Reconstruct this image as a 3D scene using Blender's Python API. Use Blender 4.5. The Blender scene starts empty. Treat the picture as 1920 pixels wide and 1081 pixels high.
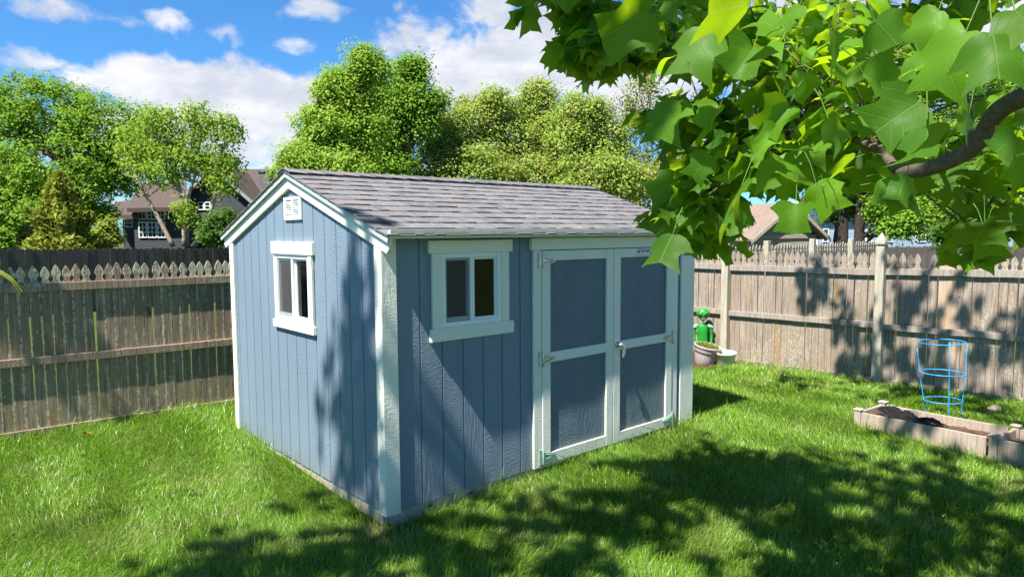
import bpy, bmesh, math, random
import numpy as np
from mathutils import Vector, Matrix, Quaternion
R = math.radians
random.seed(7); rng = np.random.default_rng(11)
scn = bpy.context.scene
col = scn.collection

# ------------------------------------------------------------------ camera
CH, FPX, PITCH, ROLL = 1.66, 1289.9, .0809, -.0056
fw = np.array([0, math.cos(PITCH), -math.sin(PITCH)]); rt = np.array([1., 0, 0]); up = np.cross(rt, fw)
rt2 = math.cos(ROLL)*rt + math.sin(ROLL)*up; up2 = -math.sin(ROLL)*rt + math.cos(ROLL)*up
cam = bpy.data.cameras.new('camera'); co = bpy.data.objects.new('camera', cam); col.objects.link(co)
m = Matrix(((rt2[0], up2[0], -fw[0], 0), (rt2[1], up2[1], -fw[1], 0), (rt2[2], up2[2], -fw[2], CH), (0, 0, 0, 1)))
co.matrix_world = m
cam.sensor_width = 36; cam.lens = FPX/1920*36; cam.clip_start = .02; cam.clip_end = 2000
scn.camera = co
def at(x, y, Y):
    """the world point at forward distance Y seen in direction (x, y) of the 1920-wide photo"""
    d = fw + rt2*(x-960)/FPX + up2*(540.5-y)/FPX
    return np.array([0, 0, CH]) + d*Y/d[1]
V = lambda p: Vector([float(c) for c in p])

# ------------------------------------------------------------------ light
EL = R(57); SH = np.array([.6285, .7776])        # horizontal direction in which the light travels
D = Vector((SH[0]*math.cos(EL), SH[1]*math.cos(EL), -math.sin(EL))).normalized()
sl = bpy.data.lights.new('sun', 'SUN'); sl.energy = 5.0; sl.angle = R(.53); sl.color = (1, .955, .88)
so = bpy.data.objects.new('sun', sl); col.objects.link(so); so.rotation_euler = D.to_track_quat('-Z', 'Y').to_euler()
so.location = (-6, -6, 12)

# ------------------------------------------------------------------ node helper
class NT:
    def __init__(s, tree): s.t = tree; s.n = tree.nodes; s.l = tree.links
    def a(s, typ, ins=None, **kw):
        n = s.n.new(typ)
        for k, v in kw.items(): setattr(n, k, v)
        if ins:
            for k, v in ins.items():
                sock = n.inputs[k]
                if isinstance(v, bpy.types.NodeSocket): s.l.new(v, sock)
                else: sock.default_value = v
        return n
    def math(s, op, a, b=0., c=0., clamp=False): return s.a('ShaderNodeMath', {0: a, 1: b, 2: c}, operation=op, use_clamp=clamp).outputs[0]
    def vm(s, op, a, b=(0, 0, 0)): return s.a('ShaderNodeVectorMath', {0: a, 1: b}, operation=op).outputs[0]
    def mix(s, f, a, b, bt='MIX'):
        n = s.a('ShaderNodeMix', data_type='RGBA', blend_type=bt)
        for i, v in ((0, f), (6, a), (7, b)):
            if isinstance(v, bpy.types.NodeSocket): s.l.new(v, n.inputs[i])
            else: n.inputs[i].default_value = v
        return n.outputs[2]
    def ramp(s, f, stops, interp='LINEAR'):
        n = s.a('ShaderNodeValToRGB', {0: f}); r = n.color_ramp; r.interpolation = interp
        while len(r.elements) < len(stops): r.elements.new(.5)
        for e, (p, c) in zip(r.elements, stops):
            e.position = p; e.color = c if len(c) == 4 else (*c, 1)
        return n.outputs[0]
    def noise(s, vec, scale=5, detail=4, rough=.55, dist=0, out=0):
        return s.a('ShaderNodeTexNoise', {'Vector': vec, 'Scale': scale, 'Detail': detail, 'Roughness': rough, 'Distortion': dist}).outputs[out]
    def mr(s, v, a, b, c=0., d=1., smooth=True):
        return s.a('ShaderNodeMapRange', {0: v, 1: a, 2: b, 3: c, 4: d}, interpolation_type='SMOOTHSTEP' if smooth else 'LINEAR').outputs[0]
def rgb(*c): return (*c, 1)
MATS = {}
def mat(name):
    m_ = bpy.data.materials.new(name); m_.use_nodes = True; nt = NT(m_.node_tree); nt.n.clear()
    nt.out = nt.a('ShaderNodeOutputMaterial'); MATS[name] = m_
    return m_, nt
def finish(nt, color, rough=.6, bump=None, bs=.5, bd=.01, spec=.4, metal=0, extra=None):
    ins = {'Base Color': color, 'Roughness': rough, 'Specular IOR Level': spec, 'Metallic': metal}
    if bump is not None:
        ins['Normal'] = nt.a('ShaderNodeBump', {'Height': bump, 'Strength': bs, 'Distance': bd}).outputs[0]
    p = nt.a('ShaderNodeBsdfPrincipled', ins)
    nt.l.new(p.outputs[0], nt.out.inputs[0]); return p
def obj_co(nt): return nt.a('ShaderNodeTexCoord').outputs['Object']
def island(nt): return nt.a('ShaderNodeNewGeometry').outputs['Random Per Island']
def scaled(nt, v, s): return nt.vm('MULTIPLY', v, s)

# embossed painted wood siding
def painted(name, c, var=.10, bs=.6, scale=1.0, dirt=.0):
    m_, nt = mat(name); o = obj_co(nt)
    w = nt.noise(o, 3.0, 2, out=1)
    o2 = nt.vm('ADD', o, nt.vm('MULTIPLY', nt.vm('SUBTRACT', w, (.5, .5, .5)), (.05, .05, .12)))
    r1 = nt.noise(scaled(nt, o2, (26*scale, 26*scale, 105*scale)), 1, 3, .6)
    r2 = nt.noise(scaled(nt, o2, (60*scale, 60*scale, 9*scale)), 1, 3, .6)
    patch = nt.mr(nt.noise(scaled(nt, o, (5, 5, 1.6)), 1, 2), .42, .62)
    h = nt.mix(patch, r1, r2)
    h = nt.math('POWER', h, 1.4)
    big = nt.noise(scaled(nt, o, (2.2, 2.2, .9)), 1, 4, .6)
    cc = nt.mix(nt.math('MULTIPLY', big, 1.0), rgb(*[x*(1-var) for x in c]), rgb(*[min(1, x*(1+var)) for x in c]))
    sp = nt.mr(nt.noise(o, 34, 2, .5), .73, .78)
    cc = nt.mix(nt.math('MULTIPLY', sp, .35), cc, rgb(.42, .46, .5))
    if dirt:
        z = nt.a('ShaderNodeSeparateXYZ', {0: o}).outputs[2]
        dz = nt.math('MULTIPLY', nt.mr(z, .22, .0), nt.noise(o, 14, 4, .7))
        cc = nt.mix(nt.math('MULTIPLY', dz, dirt), cc, rgb(.20, .19, .13))
    finish(nt, cc, .5, h, bs, .009, .35)
    return m_
SIDING = painted('blue_siding', (.172, .228, .290), .16, .62, dirt=.5)
PANEL = painted('shaded_blue_door_panel', (.125, .170, .205), .14, 1., 1.0, dirt=.3)  # same blue paint as the siding, with the door wall's shade put into it
TRIM = painted('white_trim', (.765, .765, .655), .05, .55, 1.3, dirt=.5)

def simple(name, c, rough=.5, spec=.4, metal=0, var=.12, scale=12, bs=0, bd=.004):
    m_, nt = mat(name); o = obj_co(nt); n = nt.noise(o, scale, 5, .62)
    cc = nt.mix(nt.mr(n, .3, .7), rgb(*[x*(1-var) for x in c]), rgb(*[min(1, x*(1+var)) for x in c]))
    finish(nt, cc, rough, n if bs else None, bs, bd, spec, metal)
    return m_
VINYL = simple('white_vinyl', (.80, .82, .80), .3, var=.03)
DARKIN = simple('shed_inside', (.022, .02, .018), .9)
DRIP = simple('drip_edge_metal', (.42, .45, .41), .45, var=.08)
METAL = simple('galvanized_metal', (.55, .57, .56), .38, .5, .85, .2, 40, .1)
VERDI = simple('stained_metal', (.30, .45, .36), .5, .5, .4, .25, 60, .1)
CONC = simple('concrete_skid', (.36, .33, .27), .9, var=.25, scale=14, bs=.5, bd=.01)
BLACK = simple('black_plastic', (.012, .012, .013), .45)
def glassmat(name, tint, refl=1.0):
    m_, nt = mat(name)
    fr = nt.a('ShaderNodeFresnel', {'IOR': 1.5}).outputs[0]
    w = nt.noise(obj_co(nt), 2.2, 1)
    bn = nt.a('ShaderNodeBump', {'Height': w, 'Strength': .03, 'Distance': .02}).outputs[0]
    gl = nt.a('ShaderNodeBsdfGlossy', {'Color': rgb(.95, .97, 1), 'Roughness': .01, 'Normal': bn}).outputs[0]
    tr = nt.a('ShaderNodeBsdfTransparent', {'Color': rgb(*tint)}).outputs[0]
    mx = nt.a('ShaderNodeMixShader', {0: nt.math('MULTIPLY', fr, refl, clamp=True), 1: tr, 2: gl}).outputs[0]
    nt.l.new(mx, nt.out.inputs[0]); return m_
GLASS = glassmat('window_glass', (.70, .74, .74), .8)
m_, nt = mat('insect_screen_mesh'); SCREEN = m_
nt.l.new(nt.a('ShaderNodeMixShader', {0: .3, 1: nt.a('ShaderNodeBsdfTransparent', {'Color': rgb(.8, .8, .8)}).outputs[0], 2: nt.a('ShaderNodeBsdfDiffuse', {'Color': rgb(.20, .19, .19)}).outputs[0]}).outputs[0], nt.out.inputs[0])
HGLASS = simple('dark_house_glass', (.03, .036, .04), .08, .8)

# shingles: per tab colour
m_, nt = mat('roof_shingle'); o = obj_co(nt); isl = island(nt)
c = nt.ramp(isl, [(0, (.15, .15, .165)), (.25, (.18, .178, .19)), (.55, (.215, .211, .222)), (.86, (.195, .19, .202)), (.95, (.235, .21, .20)), (1, (.26, .22, .205))])
g = nt.noise(o, 420, 2, .7); pt = nt.noise(o, 22, 3)
c = nt.mix(nt.math('MULTIPLY', g, .55), c, rgb(.05, .05, .055)); c = nt.mix(nt.math('MULTIPLY', nt.mr(pt, .45, .7), .4), c, rgb(.30, .27, .27))
finish(nt, c, .95, g, .6, .003, .15); SHINGLE = m_

# weathered fence wood; lichen = amount of grey-green growth, warm = orange growth
def wood(name, dark, light, lichen=.3, warm=.2, hi=0, edge=None):
    m_, nt = mat(name); o = obj_co(nt); isl = island(nt)
    off = nt.a('ShaderNodeCombineXYZ', {0: nt.math('MULTIPLY', isl, 37.), 1: nt.math('MULTIPLY', isl, 13.), 2: nt.math('MULTIPLY', isl, 71.)}).outputs[0]
    oo = nt.vm('ADD', o, off)
    gr = nt.noise(scaled(nt, oo, (60, 60, 3.2)), 1, 5, .65, .4)
    gr2 = nt.noise(scaled(nt, oo, (150, 150, 6)), 1, 3, .6, .2)
    c = nt.mix(nt.mr(gr, .3, .72), rgb(*dark), rgb(*light))
    c = nt.mix(nt.math('MULTIPLY', nt.mr(gr2, .5, .7), .45), c, rgb(*[x*.4 for x in dark]))
    c = nt.mix(nt.math('MULTIPLY', isl, .5), c, rgb(*[x*.5 for x in light])); pb = nt.mr(nt.noise(scaled(nt, o, (1.6, 1.6, 1.1)), 1, 4, .6), .35, .7); c = nt.mix(nt.math('MULTIPLY', pb, .35), c, rgb(light[0]*.62, light[1]*.55, light[2]*.48))
    kn = nt.mr(nt.noise(scaled(nt, oo, (14, 14, 6)), 1, 1), .76, .80)
    c = nt.mix(nt.math('MULTIPLY', kn, .7), c, rgb(.05, .04, .03))
    wmask = nt.math('MULTIPLY', nt.mr(nt.noise(scaled(nt, oo, (5, 5, 1.6)), 1, 3), .60, .74), warm)
    c = nt.mix(wmask, c, rgb(.30, .165, .045))
    if lichen:
        sp = nt.noise(scaled(nt, o, (46, 46, 30)), 1, 5, .7)
        zone = nt.noise(scaled(nt, o, (2.3, 2.3, 1.9)), 1, 3, .6)
        if hi: zone = nt.math('ADD', zone, nt.math('MULTIPLY', nt.mr(nt.a('ShaderNodeSeparateXYZ', {0: o}).outputs[2], 1.12, 1.34), hi))
        if edge:      # growth sits along the board edges: board position from the fence's own axis
            dv, st, sp_ = edge; q = nt.a('ShaderNodeVectorMath', {0: o, 1: dv}, operation='DOT_PRODUCT').outputs['Value']
            e_ = nt.math('ABSOLUTE', nt.math('SUBTRACT', nt.math('FRACT', nt.math('ADD', nt.math('DIVIDE', nt.math('SUBTRACT', q, st), sp_), .5)), .5))
            zone = nt.math('ADD', nt.math('SUBTRACT', zone, .10), nt.math('MULTIPLY', nt.mr(e_, .25, .5), .36))
        lm = nt.math('MULTIPLY', nt.mr(nt.math('ADD', sp, nt.math('MULTIPLY', zone, .6)), .875 - .03*lichen, .94), lichen)
        c = nt.mix(lm, c, nt.mix(nt.noise(o, 55, 2), rgb(.36, .35, .22), rgb(.66, .64, .46)))
    finish(nt, c, .88, nt.math('ADD', gr, nt.math('MULTIPLY', gr2, .5)), .55, .006, .2)
    return m_
WOOD_L = wood('lichen_fence_wood', (.145, .105, .072), (.39, .30, .215), .8, 1., hi=.30, edge=((.7806, .6251, 0), -3.3, .0765))
WOOD_LR = wood('lichen_rail_wood', (.18, .13, .09), (.38, .29, .215), .6, .5)
WOOD_R = wood('grey_fence_wood', (.17, .135, .108), (.45, .372, .305), .4, .65)
WOOD_RR = wood('grey_rail_wood', (.22, .19, .165), (.43, .385, .335), .1, .15)
WOOD_P = wood('pale_post_wood', (.33, .30, .23), (.55, .52, .42), .2, .12)
WOOD_N = wood('new_tan_wood', (.42, .29, .19), (.60, .45, .32), 0, .1)
WOOD_D = wood('dark_fence_wood', (.055, .047, .044), (.135, .115, .105), .06, .05)
WOOD_B = wood('bed_board_wood', (.33, .255, .20), (.52, .43, .35), .05, .05)
WOOD_S = wood('slat_fence_wood', (.16, .135, .11), (.45, .41, .35), .1, .1)

# leaves
def leafmat(name, stops, trans, tamt=.45, rough=.65, spec=.14, back=None, vein=False, patch=1.2):
    m_, nt = mat(name); isl = island(nt); o = obj_co(nt)
    c = nt.ramp(isl if vein else nt.math('MULTIPLY_ADD', isl, .62, .19), stops)
    pn = nt.mr(nt.noise(o, patch, 3), .35, .68)
    c = nt.mix(nt.math('MULTIPLY', pn, .35), c, rgb(*[x*1.3 for x in stops[-1][1][:3]]))
    t = nt.mix(.2 if vein else .35, rgb(*trans), c)
    if vein:
        uvn = nt.a('ShaderNodeUVMap').outputs[0]; sx = nt.a('ShaderNodeSeparateXYZ', {0: uvn})
        ax = nt.math('ABSOLUTE', sx.outputs[0]); yy = sx.outputs[1]
        mid = nt.mr(ax, .022, .006)
        dg = nt.math('FRACT', nt.math('MULTIPLY', nt.math('SUBTRACT', yy, nt.math('MULTIPLY', ax, .75)), 5.2))
        lat = nt.math('MULTIPLY', nt.mr(nt.math('ABSOLUTE', nt.math('SUBTRACT', dg, .5)), .07, .015), .5)
        vn = nt.math('MAXIMUM', mid, lat)
        c = nt.mix(nt.math('MULTIPLY', vn, .55), c, rgb(.17, .29, .06))
        t = nt.mix(nt.math('MULTIPLY', vn, .4), t, rgb(.5, .6, .15))
    if back:
        bf = nt.a('ShaderNodeNewGeometry').outputs['Backfacing']
        c = nt.mix(bf, c, nt.mix(.5, c, rgb(*back)))
    ins = {'Base Color': c, 'Roughness': rough, 'Specular IOR Level': spec}
    if vein: ins['Normal'] = nt.a('ShaderNodeBump', {'Height': nt.math('SUBTRACT', 1., vn), 'Strength': .45, 'Distance': .002}).outputs[0]
    p = nt.a('ShaderNodeBsdfPrincipled', ins).outputs[0]
    tr = nt.a('ShaderNodeBsdfTranslucent', {'Color': t}).outputs[0]
    nt.l.new(nt.a('ShaderNodeMixShader', {0: tamt, 1: p, 2: tr}).outputs[0], nt.out.inputs[0]); return m_
L = leafmat
LEAF_T = L('tulip_leaf', [(0, (.014, .052, .006)), (.35, (.034, .105, .009)), (.7, (.068, .18, .012)), (1, (.14, .30, .018))], (.48, .72, .006), .5, .5, .22, back=(.05, .14, .02), vein=True)
LEAF_M = L('maple_leaf', [(0, (.09, .185, .018)), (.5, (.155, .29, .028)), (1, (.225, .37, .045))], (.34, .52, .03), .38)
LEAF_O = L('oak_leaf', [(0, (.15, .255, .026)), (.5, (.22, .35, .04)), (1, (.30, .44, .065))], (.40, .56, .04), .40)
LEAF_H = L('hedge_tree_leaf', [(0, (.17, .255, .04)), (.5, (.25, .36, .058)), (.9, (.33, .43, .085)), (1, (.42, .37, .15))], (.42, .54, .06), .40)
LEAF_P = L('pale_tree_leaf', [(0, (.16, .19, .04)), (.6, (.22, .25, .055)), (1, (.28, .29, .08))], (.36, .40, .06))
LEAF_B = L('slender_tree_leaf', [(0, (.15, .25, .03)), (.6, (.23, .35, .045)), (1, (.30, .42, .065))], (.44, .60, .05), .5)
LEAF_C = L('conifer_spray', [(0, (.13, .165, .018)), (.5, (.21, .25, .03)), (1, (.31, .33, .05))], (.3, .36, .04), .25)
LEAF_Y = L('yellow_shrub_leaf', [(0, (.14, .19, .025)), (1, (.26, .31, .05))], (.4, .45, .05))
LEAF_D = L('dark_bush_leaf', [(0, (.035, .085, .014)), (1, (.09, .18, .03))], (.2, .36, .03))
BARK = simple('tree_bark', (.105, .082, .062), .95, .2, 0, .4, 26, .9, .02)
BARKD = simple('dark_bark', (.045, .036, .03), .95, .2, 0, .4, 26, .9, .02)
BARKP = simple('pale_bark', (.30, .24, .18), .9, .2, 0, .35, 20, .7, .015)
BARKT = simple('tulip_bark', (.105, .082, .064), .85, .25, 0, .3, 60, .6, .006)
STALK = simple('leaf_stalk', (.12, .20, .045), .6, .2)
BUD = simple('tulip_bud', (.55, .58, .20), .5, .3)

# grass
def grassmat():
    m_, nt = mat('grass_blade'); isl = island(nt); o = obj_co(nt)
    c = nt.ramp(isl, [(0, (.085, .195, .010)), (.45, (.165, .34, .016)), (.85, (.25, .45, .028)), (.955, (.34, .48, .07)), (1, (.48, .47, .22))])
    pn = nt.noise(o, 1.7, 4, .6)
    c = nt.mix(nt.math('MULTIPLY', nt.mr(pn, .40, .68), .55), c, rgb(.20, .35, .05))
    dry = nt.a('ShaderNodeAttribute', attribute_name='dry').outputs['Fac']
    c = nt.mix(dry, c, nt.mix(isl, rgb(.30, .23, .11), rgb(.50, .42, .23)))
    p = nt.a('ShaderNodeBsdfPrincipled', {'Base Color': c, 'Roughness': .36, 'Specular IOR Level': .5}).outputs[0]
    t = nt.a('ShaderNodeBsdfTranslucent', {'Color': nt.mix(.35, c, rgb(.26, .50, .02))}).outputs[0]
    nt.l.new(nt.a('ShaderNodeMixShader', {0: .42, 1: p, 2: t}).outputs[0], nt.out.inputs[0]); return m_
GRASS = grassmat()
m_, nt = mat('lawn_ground'); o = obj_co(nt)
c = nt.mix(nt.mr(nt.noise(o, 1.7, 4), .35, .65), rgb(.05, .085, .016), rgb(.085, .135, .026))
c = nt.mix(nt.mr(nt.noise(o, 38, 5, .7), .45, .65), c, rgb(.075, .062, .035))
finish(nt, c, .95, nt.noise(o, 60, 4), .8, .03, .1); LAWN = m_
SOIL = simple('bed_soil', (.16, .105, .072), .95, .1, 0, .55, 55, 1., .03)
MULCH = simple('bark_mulch', (.12, .062, .042), .95, .1, 0, .6, 90, 1., .03)
TARP = simple('black_fabric', (.011, .0105, .0105), .6, .25, 0, .5, 30, .5, .01)
ROCK = simple('tan_rock', (.42, .35, .27), .9, .2, 0, .3, 22, .8, .02)
ALIEN = simple('green_plastic', (.014, .25, .03), .3, .5, 0, .14, 9)
ALIEN2 = simple('pale_green_plastic', (.22, .46, .28), .35, .5, 0, .15, 20)
POTM = simple('mauve_pot', (.40, .33, .34), .65, .3, 0, .15, 25, .2)
BUCK = simple('pale_bucket', (.55, .56, .47), .6, .3, 0, .12, 20, .2)
CAGE = simple('blue_coated_wire', (.02, .36, .80), .35, .5, 0, .08)
SIGNM = simple('sign_white', (.78, .78, .75), .4, var=.04)
RED = simple('sign_red', (.50, .05, .05), .4)
DLEAF = simple('dead_leaf', (.42, .25, .07), .8, .2, 0, .4, 40)
FLOWER = simple('pink_blossom', (.70, .48, .40), .7, .2, 0, .2)

# ------------------------------------------------------------------ object helpers
def link(o, parent=None):
    col.objects.link(o)
    if parent is not None: o.parent = parent
    return o
def tag(o, label=None, cat=None, group=None, kind=None):
    if label: o['label'] = label
    if cat: o['category'] = cat
    if group: o['group'] = group
    if kind: o['kind'] = kind
    return o
def thing(name, label, cat, loc=(0, 0, 0), rz=0, group=None):
    o = bpy.data.objects.new(name, None); o.empty_display_size = .2
    link(o); o.location = V(loc); o.rotation_euler = (0, 0, rz)
    return tag(o, label, cat, group)
class MB:
    """collects shapes, then links them as one mesh object"""
    def __init__(s): s.v = []; s.f = []; s.mi = []; s.sm = []; s.uv = None
    def add(s, vs, fs, mi=0, smooth=False):
        b = len(s.v); s.v.extend([tuple(float(c) for c in v) for v in vs])
        for f in fs: s.f.append([b+i for i in f]); s.mi.append(mi); s.sm.append(smooth)
    def box(s, a, b, mi=0, ch=0):
        (x0, y0, z0), (x1, y1, z1) = a, b
        vs = [(x, y, z) for z in (z0, z1) for (x, y) in ((x0, y0), (x1, y0), (x1, y1), (x0, y1))]
        s.add(vs, [(3, 2, 1, 0), (4, 5, 6, 7), (0, 1, 5, 4), (1, 2, 6, 5), (2, 3, 7, 6), (3, 0, 4, 7)], mi)
    def obox(s, c, ax, half, mi=0):
        c = np.array(c, float); ax = [np.array(a, float) for a in ax]
        vs = [c + ax[0]*half[0]*i + ax[1]*half[1]*j + ax[2]*half[2]*k for k in (-1, 1) for (i, j) in ((-1, -1), (1, -1), (1, 1), (-1, 1))]
        s.add(vs, [(3, 2, 1, 0), (4, 5, 6, 7), (0, 1, 5, 4), (1, 2, 6, 5), (2, 3, 7, 6), (3, 0, 4, 7)], mi)
    def prism(s, poly, o, ex, ey, en, d, mi=0):
        """outline poly in the plane (ex, ey) at o, extruded d along en"""
        o, ex, ey, en = (np.array(a, float) for a in (o, ex, ey, en)); n = len(poly)
        vs = [o + ex*x + ey*y for x, y in poly] + [o + ex*x + ey*y + en*d for x, y in poly]
        s.add(vs, [list(range(n))[::-1], list(range(n, 2*n))] + [(i, (i+1) % n, n+(i+1) % n, n+i) for i in range(n)], mi)
    def tube(s, pts, rad, n=8, mi=0, cap=True):
        pts = [np.array(p, float) for p in pts]; k = len(pts)
        if not hasattr(rad, '__len__'): rad = [rad]*k
        ref = np.array([.31, .17, .93]); vs = []; prev = None
        for i, p in enumerate(pts):
            t = pts[min(i+1, k-1)] - pts[max(i-1, 0)]; t = t/(np.linalg.norm(t)+1e-9)
            if prev is None: u = np.cross(t, ref if abs(t @ ref) < .9 else np.array([1., 0, 0]))
            else: u = prev - t*(prev @ t)
            u = u/(np.linalg.norm(u)+1e-9); prev = u; w = np.cross(t, u)
            for j in range(n): a = 2*math.pi*j/n; vs.append(p + (u*math.cos(a)+w*math.sin(a))*rad[i])
        fs = [(i*n+j, i*n+(j+1) % n, (i+1)*n+(j+1) % n, (i+1)*n+j) for i in range(k-1) for j in range(n)]
        if cap: fs += [list(range(n))[::-1], list(range((k-1)*n, k*n))]
        s.add(vs, fs, mi, True)
    def lathe(s, prof, c, n=32, mi=0, tilt=None, wob=None):
        vs = []; c = np.array(c, float)
        for r, z in prof:
            for j in range(n):
                a = 2*math.pi*j/n; rr = r*(1+(wob(a, z) if wob else 0)); p = np.array([rr*math.cos(a), rr*math.sin(a), z])
                if tilt is not None: p = np.array(tilt @ Vector(p))
                vs.append(c+p)
        k = len(prof)
        s.add(vs, [(i*n+j, i*n+(j+1) % n, (i+1)*n+(j+1) % n, (i+1)*n+j) for i in range(k-1) for j in range(n)], mi, True)
    def build(s, name, mats, parent=None, bevel=0, label=None):
        me = bpy.data.meshes.new(name); me.from_pydata(s.v, [], s.f)
        for mm in (mats if isinstance(mats, (list, tuple)) else [mats]): me.materials.append(mm)
        me.polygons.foreach_set('material_index', s.mi); me.polygons.foreach_set('use_smooth', s.sm); me.update()
        o = link(bpy.data.objects.new(name, me), parent)
        if bevel:
            bv = o.modifiers.new('bevel', 'BEVEL'); bv.width = bevel; bv.segments = 2; bv.limit_method = 'ANGLE'; bv.angle_limit = R(40)
        if label: o['label'] = label
        return o
def fastmesh(name, verts, faces, m_, parent=None, smooth=False, attrs=None, uv=None):
    verts = np.asarray(verts, np.float32); faces = np.asarray(faces, np.int32); k = faces.shape[1]
    me = bpy.data.meshes.new(name); me.vertices.add(len(verts)); me.vertices.foreach_set('co', verts.ravel())
    me.loops.add(faces.size); me.loops.foreach_set('vertex_index', faces.ravel())
    me.polygons.add(len(faces)); me.polygons.foreach_set('loop_start', np.arange(0, faces.size, k, dtype=np.int32))
    me.polygons.foreach_set('loop_total', np.full(len(faces), k, np.int32))
    if smooth: me.polygons.foreach_set('use_smooth', np.ones(len(faces), bool))
    me.update(calc_edges=True)
    for an, av in (attrs or {}).items():
        at_ = me.attributes.new(an, 'FLOAT', 'POINT'); at_.data.foreach_set('value', np.asarray(av, np.float32))
    if uv is not None:
        ul = me.uv_layers.new(name='UVMap'); ul.data.foreach_set('uv', np.asarray(uv, np.float32)[faces.ravel()].ravel())
    me.materials.append(m_); return link(bpy.data.objects.new(name, me), parent)
def interp_path(pts, n):
    """smooth path through points (Catmull-Rom)"""
    P = [np.array(p, float) for p in pts]; P = [2*P[0]-P[1]] + P + [2*P[-1]-P[-2]]; out = []
    for i in range(1, len(P)-2):
        for k in range(n):
            t = k/n; out.append(.5*((2*P[i]) + (-P[i-1]+P[i+1])*t + (2*P[i-1]-5*P[i]+4*P[i+1]-P[i+2])*t*t + (-P[i-1]+3*P[i]-3*P[i+1]+P[i+2])*t**3))
    out.append(P[-2]); return out

# ------------------------------------------------------------------ sky
w = bpy.data.worlds.new('World'); scn.world = w; w.use_nodes = True; nt = NT(w.node_tree); nt.n.clear()
sky = nt.a('ShaderNodeTexSky', sky_type='NISHITA', sun_disc=False, sun_elevation=EL, sun_rotation=math.atan2(-SH[0], -SH[1]), air_density=1.0, dust_density=.25, ozone_density=2.2).outputs[0]
dirv = nt.vm('NORMALIZE', nt.a('ShaderNodeTexCoord').outputs['Generated'])
sx = nt.a('ShaderNodeSeparateXYZ', {0: dirv}); az = nt.math('ARCTAN2', sx.outputs[0], sx.outputs[1]); elv = nt.math('ARCSINE', sx.outputs[2])
wv = nt.vm('MULTIPLY', nt.vm('SUBTRACT', nt.noise(dirv, 4.5, 4, .6, out=1), (.5, .5, .5)), (.16, .11, 0))
pos = nt.vm('ADD', nt.a('ShaderNodeCombineXYZ', {0: az, 1: elv}).outputs[0], wv)
def azel(px, py): d = at(px, py, 1) - np.array([0, 0, CH]); d /= np.linalg.norm(d); return math.atan2(d[0], d[1]), math.asin(d[2])
clouds = [  # px, py, half width, half height, weight
    (330, 165, 190, 55, 1.25), (500, 200, 150, 75, 1.2), (220, 150, 110, 35, .9), (480, 260, 110, 60, 1.0), (60, 108, 60, 30, .7), (400, 235, 220, 60, 1.),
    (110, 12, 110, 26, .75), (215, 28, 60, 16, .6), (330, 15, 70, 28, .75), (400, 45, 70, 32, .75), (590, 6, 70, 22, .75), (525, 68, 50, 30, .66),
    (735, 72, 75, 42, .74), (835, 80, 28, 50, .72), (925, 15, 65, 38, .74), (960, 135, 160, 90, 1.3), (1080, 60, 130, 60, 1.15), (1150, 130, 160, 80, 1.1), (930, 185, 140, 50, 1.0), (1250, 120, 160, 100, 1.), (820, 205, 50, 18, .6),
    (1700, 60, 400, 150, .9), (1400, 160, 150, 90, .8), (650, 240, 120, 60, .6), (0, 330, 300, 90, .7), (700, 320, 500, 60, .6)]
dens = None
for (px, py, hw, hh, wt) in clouds:
    ca, ce = azel(px, py); q = nt.vm('MULTIPLY', nt.vm('SUBTRACT', pos, (ca, ce, 0)), (1/(hw/FPX), 1/(hh/FPX), 0))
    ln = nt.a('ShaderNodeVectorMath', {0: q}, operation='LENGTH').outputs['Value']
    b = nt.mr(ln, 1.75, .1, 0, wt); dens = b if dens is None else nt.math('MAXIMUM', dens, b)
other = nt.math('MULTIPLY', nt.mr(nt.noise(dirv, 1.6, 5, .6), .55, .72), nt.mr(sx.outputs[1], .35, -.1))   # clouds over the rest of the sky
fine = nt.noise(nt.vm('MULTIPLY', dirv, (1, 1, 1.5)), 11, 9, .6, .35)
dn = nt.math('ADD', nt.math('MAXIMUM', dens, other), nt.math('MULTIPLY', nt.math('SUBTRACT', fine, .5), 2.4))
cm = nt.mr(dn, .36, .92)
shade = nt.mr(nt.noise(nt.vm('MULTIPLY', dirv, (4, 4, 9)), 1.5, 5, .6), .36, .66)
ccol = nt.mix(shade, rgb(5.6, 5.9, 6.8), rgb(8.6, 8.6, 8.8))
skyc = nt.mix(1., sky, rgb(.50, 1.06, 1.55), 'MULTIPLY')
tot = nt.mix(nt.math('MULTIPLY', cm, .97), skyc, ccol); hi_ = nt.mr(elv, .42, .80, 1., .45); tot = nt.vm('MULTIPLY', tot, nt.a('ShaderNodeCombineXYZ', {0: hi_, 1: hi_, 2: hi_}).outputs[0])
bg = nt.a('ShaderNodeBackground', {0: tot, 1: .05})
wo = nt.a('ShaderNodeOutputWorld'); nt.l.new(bg.outputs[0], wo.inputs[0])
scn.view_settings.view_transform = 'Standard'; scn.view_settings.look = 'None'; scn.view_settings.gamma = 1; scn.view_settings.exposure = 1.3

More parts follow.
